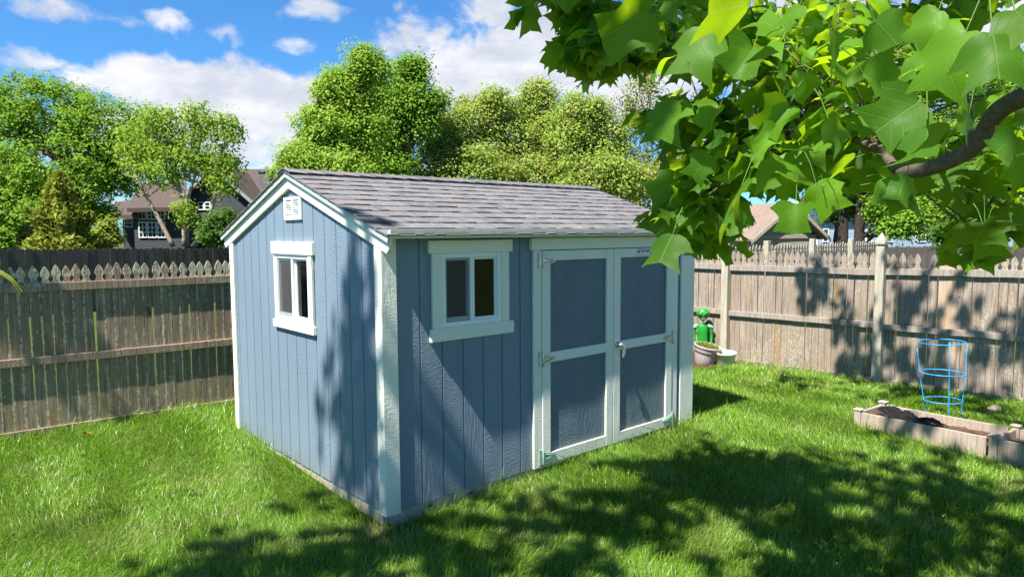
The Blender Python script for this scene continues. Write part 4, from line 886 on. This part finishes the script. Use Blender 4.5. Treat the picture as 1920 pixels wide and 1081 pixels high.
def gwin(parent, x0, x1, z0, z1, y, muntin=(2, 2)):
    f = MB(); t = .035
    f.box((x0-t, y-.05, z0-t), (x0, y-.001, z1+t)); f.box((x1, y-.05, z0-t), (x1+t, y-.001, z1+t)); f.box((x0, y-.05, z0-t), (x1, y-.0015, z0)); f.box((x0, y-.05, z1), (x1, y-.0015, z1+t))
    for k in range(1, muntin[0]): x = x0+(x1-x0)*k/muntin[0]; f.box((x-.012, y-.045, z0), (x+.012, y-.012, z1))
    for k in range(1, muntin[1]): z = z0+(z1-z0)*k/muntin[1]; f.box((x0, y-.044, z-.014), (x1, y-.0125, z+.014))
    w_ = f.build('window', HW, parent); g_ = MB(); g_.box((x0, y-.012, z0), (x1, y-.002, z1)); g_.build('pane', HGLASS, w_); return w_
# dark house at left
HY = 26.; zat = lambda px, py, Y: float(at(px, py, Y)[2]); xat = lambda px, Y: float(at(px, 440, Y)[0])
h1 = thing('house', 'charcoal house with white framed windows and brown roof behind the slender tree', 'house', (0, 0, 0))
b = MB(); x0, x1 = xat(252, HY), xat(345, HY); ez = zat(300, 389, HY); b.box((x0, HY, -.1), (x1, HY+6, ez)); b.box((xat(217, HY), HY+.5, -.1), (x0-.002, HY+6, zat(230, 403, HY)))
xm = xat(403, HY+1); bx0, bx1 = xat(343, HY+1.2), xat(484, HY+1.2); gz1 = zat(345, 385, HY+1.2)
b.box((x1+.002, HY+1.2, -.1), (bx1, HY+7, gz1)); b.prism([(bx0, gz1), (bx1, gz1), (xm, zat(403, 316, HY+1.2))], (0, HY+1.2, 0), (1, 0, 0), (0, 0, 1), (0, 1, 0), 5.5)
b.build('wall', HDARK, h1)
def roof_quad(parent, P, th=.15, m_=RBROWN, lab=None):
    P = [np.array(p, float) for p in P]; b = MB(); dn = np.array([0, 0, -th]); b.add(P+[p+dn for p in P], [(0, 1, 2, 3), (7, 6, 5, 4), (0, 4, 5, 1), (1, 5, 6, 2), (2, 6, 7, 3), (3, 7, 4, 0)]); o = b.build('roof', m_, parent); return o
roof_quad(h1, [at(238, 390, HY-.5), at(352, 388, HY-.5), at(350, 341, HY+3), at(262, 343, HY+3)])
roof_quad(h1, [at(204, 404, HY-.2), at(262, 402, HY-.2), at(262, 372, HY+2.2), at(222, 378, HY+2.2)])
roof_quad(h1, [at(395, 398, HY+1.9), at(530, 398, HY+1.9), at(520, 317, HY+5), at(415, 317, HY+5)])
for s_ in (-1, 1):
    ap = np.array([xm, HY+.9, zat(403, 310, HY+1.2)]); lo = np.array([(bx0-.25) if s_ < 0 else bx1+.25, HY+.9, gz1-.12]); bk_ = np.array([0, 5.6, 0])
    r_ = roof_quad(h1, [lo, ap, ap+bk_, lo+bk_] if s_ > 0 else [ap, lo, lo+bk_, ap+bk_], .12)
    b = MB(); b.add([lo+(0, -.05, .0), ap+(0, -.05, .0), ap+(0, -.05, -.16), lo+(0, -.05, -.16), lo+(0, -.002, .0), ap+(0, -.002, .0), ap+(0, -.002, -.16), lo+(0, -.002, -.16)], [(0, 1, 2, 3), (7, 6, 5, 4), (0, 4, 5, 1), (1, 5, 6, 2), (2, 6, 7, 3), (3, 7, 4, 0)]); b.build('trim', simple('grey_house_trim', (.28, .29, .30), .6), r_)
b = MB(); cx0, cx1 = xat(497, HY+4), xat(515, HY+4); b.box((cx0, HY+3.5, 2), (cx1, HY+4.2, zat(505, 322, HY+3.5))); b.box((cx0-.05, HY+3.45, zat(505, 322, HY+3.5)), (cx1+.05, HY+4.25, zat(505, 318, HY+3.5))); b.tube([((cx0+cx1)/2, HY+3.8, 3.5), ((cx0+cx1)/2, HY+3.8, zat(505, 312, HY+3.5))], .1, 10); b.build('chimney', simple('grey_chimney', (.12, .125, .14), .8), h1)
for (a, c_) in ((263, 275), (280, 293), (298, 310)):
    gwin(h1, xat(a, HY), xat(c_, HY), zat(a, 410, HY), zat(a, 395.5, HY), HY, (2, 2)); gwin(h1, xat(a, HY), xat(c_, HY), zat(a, 444, HY), zat(a, 417.5, HY), HY, (2, 3))
gwin(h1, xat(223, HY), xat(236, HY), zat(230, 424, HY), zat(230, 411, HY), HY+.5, (1, 2)); gwin(h1, xat(376, HY+1.2), xat(384, HY+1.2), zat(380, 392, HY+1.2), zat(380, 380, HY+1.2), HY+1.2, (1, 2)); gwin(h1, xat(388, HY+1.2), xat(396, HY+1.2), zat(380, 392, HY+1.2), zat(380, 380, HY+1.2), HY+1.2, (1, 2)); gwin(h1, xat(354, HY+1.2), xat(367, HY+1.2), .2, zat(360, 442, HY+1.2), HY+1.2, (1, 1))
# beige outbuilding far left
hb_ = thing('outbuilding', 'low beige outbuilding at the far left behind the shrub', 'building', (0, 0, 0)); b = MB(); b.box((xat(8, 22), 22, -.1), (xat(95, 22), 25, zat(30, 426, 22))); b.build('wall', HBEIGE, hb_)
roof_quad(hb_, [at(4, 428, 21.7), at(100, 428, 21.7), at(92, 408, 23.5), at(14, 408, 23.5)], .1, RPINK)
# beige house right
h2 = thing('house', 'beige house with tan shingled gable roof behind the right fence', 'house', (0, 0, 0))
Yb = 22.; gl_, gr_, ap = at(1404, 446, Yb), at(1540, 443, Yb+.8), at(1478, 380, Yb+.4); bk_ = np.array([-4.2, 6.5, 0.])
gl2, gr2 = gl_.copy(), gr_.copy(); gl2[2] = gr2[2] = -.1; inn = np.array([.16, 0, 0])
b = MB(); vs = [gl2+inn, gr2-inn, gr_-inn-(0, 0, .12), ap-(0, 0, .14), gl_+inn-(0, 0, .12)]; vs += [v+bk_ for v in vs]
b.add(vs, [(0, 1, 2, 3, 4), (9, 8, 7, 6, 5), (0, 5, 6, 1), (1, 6, 7, 2), (2, 7, 8, 3), (3, 8, 9, 4), (4, 9, 5, 0)]); b.build('wall', HBEIGE, h2)
f_ = np.array([.12, -.18, 0]); r1 = roof_quad(h2, [gl_+f_-(.1, 0, .05), ap+f_, ap+bk_, gl_+bk_-(.1, 0, .05)], .05, RPINK); r2 = roof_quad(h2, [ap+f_, gr_+f_+(.1, 0, -.05), gr_+bk_+(.1, 0, -.05), ap+bk_], .05, RPINK)
BT = simple('beige_trim', (.36, .31, .245), .6)
for r_, (p, q) in ((r1, (gl_-(.1, 0, .05), ap)), (r2, (gr_+(.1, 0, -.05), ap))):
    p, q = p+f_*1.02, q+f_*1.02; b = MB(); o_ = np.array([.01, -.04, 0]); dn = np.array([0, 0, -.13]); t_ = np.array([0, 0, -.004]); vs = [p+t_, q+t_, q+dn, p+dn]; vs += [v+o_ for v in vs]
    b.add(vs, [(3, 2, 1, 0), (4, 5, 6, 7), (0, 1, 5, 4), (1, 2, 6, 5), (2, 3, 7, 6), (3, 0, 4, 7)]); b.build('rake_board', BT, r_)
b = MB(); zb = zat(1480, 447, Yb); p, q = gl_+(.2, -.02, 0), gr_-(.2, .02, 0); p[2] = q[2] = zb; vs = [p, q, q+(0, 0, .12), p+(0, 0, .12)]; vs += [v+np.array([.01, -.03, 0]) for v in vs]; b.add(vs, [(3, 2, 1, 0), (4, 5, 6, 7), (0, 1, 5, 4), (1, 2, 6, 5), (2, 3, 7, 6), (3, 0, 4, 7)]); b.build('band_board', BT, h2)
# light blue house
h3 = thing('house', 'light blue house with white windows between the dark tree trunks', 'house', (0, 0, 0)); Yc = 33.
b = MB(); b.box((xat(1533, Yc), Yc, -.2), (xat(1900, Yc), Yc+8, zat(1600, 372, Yc))); b.build('wall', HBLUE, h3)
b = MB(); b.box((xat(1526, Yc), Yc-.06, -.2), (xat(1533, Yc)-.002, Yc+8, zat(1600, 372, Yc))); b.build('corner_trim', HW, h3)
roof_quad(h3, [at(1500, 374, Yc-.6), at(1930, 374, Yc-.6), at(1910, 310, Yc+4), at(1560, 310, Yc+4)], .2, RBROWN)
for a, c_ in ((1544, 1552), (1565, 1573), (1625, 1634), (1660, 1672), (1720, 1735)): gwin(h3, xat(a, Yc), xat(c_, Yc), zat(a, 452, Yc), zat(a, 430, Yc), Yc, (1, 2))

# ------------------------------------------------------------------ the tulip tree whose branches hang into the view
TB = np.array([3.1, .55, -.06])
tt = thing('tulip_tree', 'near tulip tree branch with large lobed green leaves hanging in from the upper right', 'tree', TB)
half = [(0, .0), (.14, -.04), (.32, .0), (.46, .09), (.53, .19), (.66, .32), (.52, .375), (.42, .46), (.40, .55), (.46, .70), (.55, .89), (.36, .84), (.16, .81), (0, .76)]
mids = [0, .03, .08, .15, .22, .31, .38, .46, .54, .64, .71, .74, .755, .76]
leafV = []; leafUV = []
def leaf_template(fold, droop, wave, curl):
    vs = []
    for side in (1, -1):
        for (x, y), m__ in zip(half, mids):
            for k, t in enumerate((0., .5, 1.)):
                X = x*t; Y = m__+(y-m__)*t
                z = fold*abs(X) - droop*Y*Y + wave*math.sin(7*Y+2*side)*X - curl*X*X
                vs.append((X*side, Y, z))
    return np.array(vs)
nh = len(half); fl = []
for s in (0, 1):
    o_ = s*nh*3
    for i in range(nh-1):
        for k in (0, 1):
            q = [o_+i*3+k, o_+i*3+k+1, o_+(i+1)*3+k+1, o_+(i+1)*3+k]; fl.append(q if s == 0 else q[::-1])
fl = np.array(fl)
# weld the midrib of both sides so that each leaf is one island
remap = np.arange(nh*6)
for i in range(nh): remap[nh*3+i*3] = i*3
fl = remap[fl]
temps = [leaf_template(f_, d_, w_, c_) for f_, d_, w_, c_ in ((.28, .26, .10, .35), (.55, .45, .14, .1), (.10, .38, .14, .55), (.8, .3, .08, .0), (.2, .6, .16, .4), (.05, .2, .14, .8))]
LVs, LFs, LUs, nv = [], [], [], 0
stalks = MB()
def leaf(P, tip, nrm, size, stalk_from=None):
    global nv
    P = np.array(P, float); y = np.array(tip, float); y /= np.linalg.norm(y)+1e-9; n = np.array(nrm, float); n = n-y*(n @ y); n /= np.linalg.norm(n)+1e-9; x = np.cross(y, n)
    T_ = temps[random.randrange(len(temps))]; M_ = np.stack([x, y, n])
    vs = P+(T_*np.array([random.uniform(.74, .94), 1, random.uniform(.6, 1.3)])*size) @ M_
    LVs.append(vs); LFs.append(fl+nv); LUs.append(T_[:, :2]); nv += len(vs)
    if stalk_from is not None:
        a = np.array(stalk_from, float); mid = (a+P)/2+np.array([0, 0, .008])
        stalks.tube([a-TB, mid-TB, P-TB+y*size*.02], [.0013, .0010, .0009], 5, cap=False)
def spray(C, rad, n, size=.115, out=None, down=.55):
    """a twig end at C with n leaves on stalks around it"""
    C = np.array(C, float)
    for i in range(n):
        a = rng.random()*6.283; d_ = np.array([math.cos(a), math.sin(a), rng.normal(.0, .35)]); 
        if out is not None: d_ = d_+np.array(out)*.6
        d_ /= np.linalg.norm(d_); o_ = C+rng.normal(0, rad*.5, 3); P = o_+d_*rng.uniform(.35, .9)*size
        tip = d_*np.array([1, 1, .6])+np.array([0, 0, -down*rng.uniform(.3, 1.8)]); nrm = np.array([0, 0, 1.])+d_*.35+rng.normal(0, .35, 3)
        leaf(P, tip, nrm, size*rng.choice((.55, .8, 1., 1.2)), o_)
# leaves that read one by one: base and tip (photo direction, distance), apparent lean
hero = [  # bx, by, bY, tx, ty, tY, roll
    (1570, 44, 1.30, 1548, 122, 1.25, .2), (1640, 40, 1.35, 1700, 100, 1.32, -.6), (1812, 60, 1.0, 1722, 168, 1.0, .3), (1860, 62, .88, 1884, 160, .84, -.2), (1618, 138, 1.3, 1700, 172, 1.3, .1), (1722, 192, 1.15, 1622, 252, 1.15, -.3),
    (1552, 222, 1.3, 1606, 274, 1.27, .1), (1738, 236, 1.1, 1742, 328, 1.08, .2), (1440, 296, 1.6, 1520, 356, 1.55, -.3), (1392, 345, 1.7, 1330, 440, 1.65, 1.35), (1492, 384, 1.45, 1486, 450, 1.42, .1), (1530, 345, 1.4, 1576, 412, 1.38, .4), (1530, 350, 1.45, 1505, 300, 1.6, .2),
    (1268, 190, 1.95, 1216, 262, 1.9, .5), (1272, 380, 2.1, 1208, 424, 2.05, .2), (1272, 340, 2.1, 1222, 362, 2.05, -.5), (1216, 22, 2.1, 1122, 86, 2.05, -.9), (1326, 56, 1.7, 1278, 150, 1.66, .1), (1412, 92, 1.6, 1366, 152, 1.55, -.2), (1262, 440, 1.9, 1226, 505, 1.85, .4), (1404, 10, 1.45, 1290, 24, 1.4, .4),
    (1470, 60, 1.5, 1408, 20, 1.55, .3), (1850, 420, 1.6, 1818, 452, 1.5, .3), (1842, 420, 1.6, 1880, 450, 1.55, -.3), (1846, 425, 1.6, 1850, 495, 1.58, .7), (1902, 20, .75, 1960, 62, .7, .0), (1905, 255, 1.1, 1850, 300, 1.1, .9), (1900, 300, 1.2, 1935, 360, 1.2, .2), (1700, 330, 1.35, 1672, 392, 1.35, .2), (1480, 200, 1.5, 1420, 262, 1.5, -.2), (1650, 100, 1.6, 1600, 160, 1.6, .3),
    (1760, 20, 1.1, 1700, 70, 1.1, .1), (1500, 10, 1.4, 1450, 50, 1.4, .5), (1350, 200, 1.8, 1310, 250, 1.8, .3), (1330, 290, 1.8, 1290, 345, 1.8, -.5), (1250, 260, 2.0, 1225, 310, 2., .8), (1460, 250, 1.5, 1400, 285, 1.5, -.1), (1820, 200, 1.15, 1790, 270, 1.15, -.6)]
for (bx_, by_, bY, tx, ty, tY, roll) in hero:
    P, Q = at(bx_, by_, bY), at(tx, ty, tY); y = Q-P; ln = np.linalg.norm(y); view = -(P-np.array([0, 0, CH])); view /= np.linalg.norm(view)
    n = np.array([0, 0, 1.])*.55+view*.75 if random.random() < .5 else np.array([0, 0, 1.])*.75-view*random.uniform(.35, .75); n = n-y*(n @ y)/ln**2; n /= np.linalg.norm(n); n = np.array(Quaternion(V(y/ln), roll) @ V(n))
    b_ = P-y*.5+np.array([0, 0, .03]); leaf(P, y, n, ln/1.02, b_)
# filled regions of the view: px, py, spread px, distance range, number of twigs, leaves per twig
fills = [(1012, 8, 20, 3.2, 3.4, 4, 5), (1065, 82, 20, 3.2, 3.5, 6, 6), (1120, 85, 34, 3.2, 3.7, 14, 7), (1180, 50, 45, 2.9, 3.6, 17, 7), (1132, 128, 10, 3.3, 3.4, 3, 4), (1215, 95, 22, 3., 3.3, 6, 5), (1110, 20, 28, 3.1, 3.6, 9, 6),
         (1330, 100, 45, 1.8, 2.5, 6, 5), (1292, 210, 34, 2.0, 2.6, 7, 6), (1380, 230, 70, 1.8, 2.8, 14, 6), (1340, 310, 52, 1.9, 2.7, 12, 6), (1308, 385, 36, 2.0, 2.6, 10, 6), (1264, 415, 18, 2.0, 2.3, 3, 5), (1318, 415, 30, 2.1, 2.6, 6, 6), (1308, 450, 14, 2.2, 2.5, 3, 5), (1340, 385, 26, 2.1, 2.6, 4, 6),
         (1480, 160, 75, 1.7, 2.6, 13, 6), (1455, 285, 48, 1.7, 2.5, 9, 6), (1560, 270, 60, 1.5, 2.3, 8, 5), (1420, 40, 60, 1.7, 2.6, 8, 6), (1560, 40, 70, 1.5, 2.4, 8, 6), (1660, 60, 70, 1.5, 2.4, 7, 5), (1800, 40, 80, 1.3, 2.2, 7, 5), (1620, 170, 60, 1.5, 2.2, 6, 5), (1640, 290, 40, 1.5, 2., 4, 4),
         (1880, 190, 40, 1.4, 2., 3, 4), (1850, 330, 50, 1.6, 2.4, 5, 5), (1890, 400, 45, 1.7, 2.4, 6, 5), (1840, 440, 30, 1.7, 2.2, 3, 5), (1870, 280, 40, 1.7, 2.4, 4, 4), (1300, 20, 40, 2., 2.7, 5, 6)]
twigs = []
for (px, py, sp, Ya, Yb_, nt_, nl) in fills:
    for i in range(nt_):
        q = at(px+rng.normal(0, sp*.6), py+rng.normal(0, sp*.55), rng.uniform(Ya, Yb_)); twigs.append(q); spray(q, .05, int(nl*(1.6 if Ya < 2.8 else 1.1)), .075 if Ya < 2.8 else .105, None, .5)
        if rng.random() < .2:
            bu = MB(); bu.tube([q-TB, q-TB+np.array([0, 0, .012]), q-TB+rng.normal(0, .006, 3)+np.array([0, 0, .035])], [.004, .008, .002], 6); bu.build('bud', BUD, tt)
# the crown overhead and behind, out of the picture: it throws the dappled shade
def shade_src(x, y, z, h):
    h = h+2.0 if h < 4.65 else (h+2.2 if h > 6.5 else h+.6)
    k = (h-z)/math.tan(EL); return np.array([x-SH[0]*k, y-SH[1]*k, h])
targets = [  # lawn/wall/fence point the shade reaches, height of the leaves, radius, twigs
    (1.15, 4.72, 0, 4.2, .34, 15), (1.75, 4.80, 0, 4.3, .32, 15), (2.25, 4.85, 0, 4.3, .28, 9), (1.45, 4.35, 0, 4.2, .38, 18), (2.05, 4.25, 0, 4.2, .36, 15), (2.65, 4.35, 0, 4.3, .32, 12), (2.45, 3.85, 0, 4., .34, 12), (3.0, 4.15, 0, 4.1, .3, 9), (.75, 4.25, 0, 4.3, .34, 12), (.35, 4.0, 0, 4.2, .34, 13), (.9, 3.95, 0, 4.1, .28, 8), (2.9, 3.5, 0, 3.9, .3, 7), (1.75, 3.75, 0, 4.0, .24, 5),
    (-.45, 3.85, 0, 4.3, .30, 12), (-.95, 3.78, 0, 4.4, .28, 11), (-1.45, 3.45, 0, 4.4, .26, 9), (-1.1, 3.3, 0, 4.3, .30, 11), (-.2, 3.55, 0, 4.3, .3, 9), (-1.75, 3.2, 0, 4.3, .2, 4), (-.5, 3.2, 0, 4.2, .3, 9), (.3, 3.45, 0, 4.2, .26, 6), (1.3, 3.3, 0, 4.2, .24, 5), (2.3, 3.2, 0, 4., .26, 5),
    (3.3, 5.25, 0, 4.6, .25, 7), (3.6, 4.85, 0, 4.6, .3, 8), (3.35, 5.55, .1, 4.8, .14, 3), (4.2, 6.2, 0, 5., .28, 8), (3.85, 6.9, 0, 5.2, .26, 8), (3.2, 7.35, 0, 5.3, .22, 6), (4.5, 6.6, 0, 5.2, .25, 7), (4.05, 7.1, 0, 5.2, .2, 4),
    (3.55, 8.0, .95, 5.4, .12, 4), (3.75, 7.78, .55, 5.4, .16, 6), (3.9, 7.6, .30, 5.3, .15, 5), (3.62, 7.95, 1.15, 5.5, .08, 2), (4.2, 7.3, 1.1, 5.4, .13, 4), (4.3, 7.2, .75, 5.3, .15, 5), (4.4, 7.1, .3, 5.3, .18, 6), (4.55, 6.95, .85, 5.4, .12, 3), (4.75, 6.7, .4, 5.3, .18, 6), (4.95, 6.5, .7, 5.4, .15, 5), (4.15, 7.35, .55, 5.3, .12, 3),
    (-.98, 4.23, 1.25, 6.9, .18, 6), (-.95, 4.2, .8, 6.9, .2, 6), (-1.12, 4.38, .45, 7.0, .2, 5), (-.9, 4.13, 1.5, 6.9, .12, 3), (-1.05, 4.30, .85, 7.0, .18, 5), (-.87, 4.10, .55, 7.0, .17, 4), (-.95, 4.2, .2, 6.9, .24, 7), (-.83, 4.08, 1.0, 6.9, .12, 2), (-1.25, 4.5, .6, 7.2, .12, 2),
    (-4.0, 5.65, 1.05, 6.0, .25, 6), (-3.75, 5.85, .75, 6.0, .2, 4)]
sources = []
for (x, y, z, h, rad, nt_) in targets:
    c = shade_src(x, y, z, h); sources.append(c)
    for i in range(int(nt_*(1.7 if h < 4.65 else 1.))):
        q = c+rng.normal(0, rad*.75, 3)*np.array([1, 1, .55]); spray(q, .05, 6, .125, None, .4)
for (px, py, Y, up_, rad, nt_) in ((1120, 80, 3.4, 1.5, .24, 30), (1180, 50, 3.3, 1.6, .26, 30), (1060, 60, 3.4, 1.5, .18, 16), (1015, 10, 3.3, 1.4, .14, 10), (1220, 90, 3.1, 1.6, .16, 14), (1130, 30, 3.4, 1.6, .24, 20), (1310, 460, 2.3, 2.4, .10, 3), (1400, 230, 2.3, 2., .10, 2), (1640, 300, 1.5, 2.2, .10, 2), (1740, 290, 1.3, 2.2, .10, 2), (1800, 130, 1.3, 1.9, .10, 2), (1850, 440, 2., 2.3, .10, 2)):  # extra unseen leaf clumps, added up-sun to shade the hanging leaves
    p_ = at(px, py, Y); c = p_+np.array([-SH[0]*up_/math.tan(EL), -SH[1]*up_/math.tan(EL), up_]); sources.append(c)
    for i in range(nt_): spray(c+rng.normal(0, rad*.7, 3), .05, 6, .11, None, .4)
uv_ = np.concatenate(LUs)
fo = fastmesh('foliage', np.concatenate(LVs)-TB, np.concatenate(LFs), LEAF_T, tt, True, uv=uv_)
stalks.build('leaf_stalks', STALK, tt)
br = MB()
def limb(pts, r0, r1, n=8):
    pth = interp_path([np.array(p)-TB for p in pts], 6); k = len(pth); br.tube(pth, [r0+(r1-r0)*i/(k-1) for i in range(k)], n)
limb([TB, TB+np.array([0, .05, 1.3]), TB+np.array([-.12, .1, 2.8]), TB+np.array([-.35, .3, 4.4]), TB+np.array([-.6, .6, 6.0]), TB+np.array([-.8, .7, 7.6])], .17, .03, 14)
L1 = [at(2110, 118, 1.0), at(2000, 145, 1.1), at(1925, 178, 1.18), at(1868, 212, 1.26), at(1822, 278, 1.33), at(1745, 315, 1.40), at(1685, 322, 1.45), at(1638, 276, 1.6), at(1560, 258, 1.85), at(1440, 300, 2.1), at(1330, 370, 2.3), at(1300, 450, 2.4)]
limb([TB+np.array([-.05, .06, 1.9])+(L1[0]-TB-np.array([-.05, .06, 1.9]))*t for t in (0, .25, .5, .75, 1)], .05, .024, 12); limb(L1[:3], .024, .0175, 12); limb(L1[2:7], .0172, .0145, 12); limb(L1[6:], .0115, .003, 10)
limb([L1[4], at(1800, 160, 1.5), at(1700, 60, 1.8), at(1640, 20, 2.0), at(1520, 10, 2.3)], .006, .005)
limb([at(1640, 20, 2.0), at(1520, 140, 2.0), at(1470, 92, 2.15), at(1360, 40, 2.6), at(1200, 60, 3.2), at(1090, 90, 3.4)], .012, .004)
limb([at(1560, 258, 1.85), at(1500, 120, 1.9), at(1470, 85, 2.)], .008, .006); limb([at(1360, 40, 2.6), at(1180, -20, 3.2), at(1010, 5, 3.3)], .008, .003)
limb([TB+np.array([-.05, .1, 1.75])+(at(2120, 320, 1.55)-TB-np.array([-.05, .1, 1.75]))*t for t in (0, .3, .6, 1)], .012, .006); limb([at(2120, 320, 1.55), at(2010, 330, 1.6), at(1880, 360, 1.75), at(1845, 400, 1.8), at(1825, 415, 1.75), at(1800, 420, 1.7)], .005, .0025)
mains = [np.array(p)+TB for p in interp_path([np.zeros(3), np.array([0, .05, 1.3]), np.array([-.12, .1, 2.8]), np.array([-.35, .3, 4.4]), np.array([-.6, .6, 6.0]), np.array([-.8, .7, 7.6])], 6)][10:]
for k, c in enumerate(sources):
    if k % 2 or c[0] < -2.2: continue
    s_ = min(mains, key=lambda q: abs(q[2]-c[2]+.8)); limb([s_, (s_+c)/2+np.array([0, 0, .1]), c], .018, .004, 6)
for q in twigs[::2]:
    ref = min(interp_path(L1[4:], 3), key=lambda z: np.linalg.norm(z-q)); 
    if np.linalg.norm(ref-q) < .7: limb([ref, (ref+q)/2+np.array([0, 0, .02]), q], .004, .002, 5)
br.build('trunk', BARKT, tt)
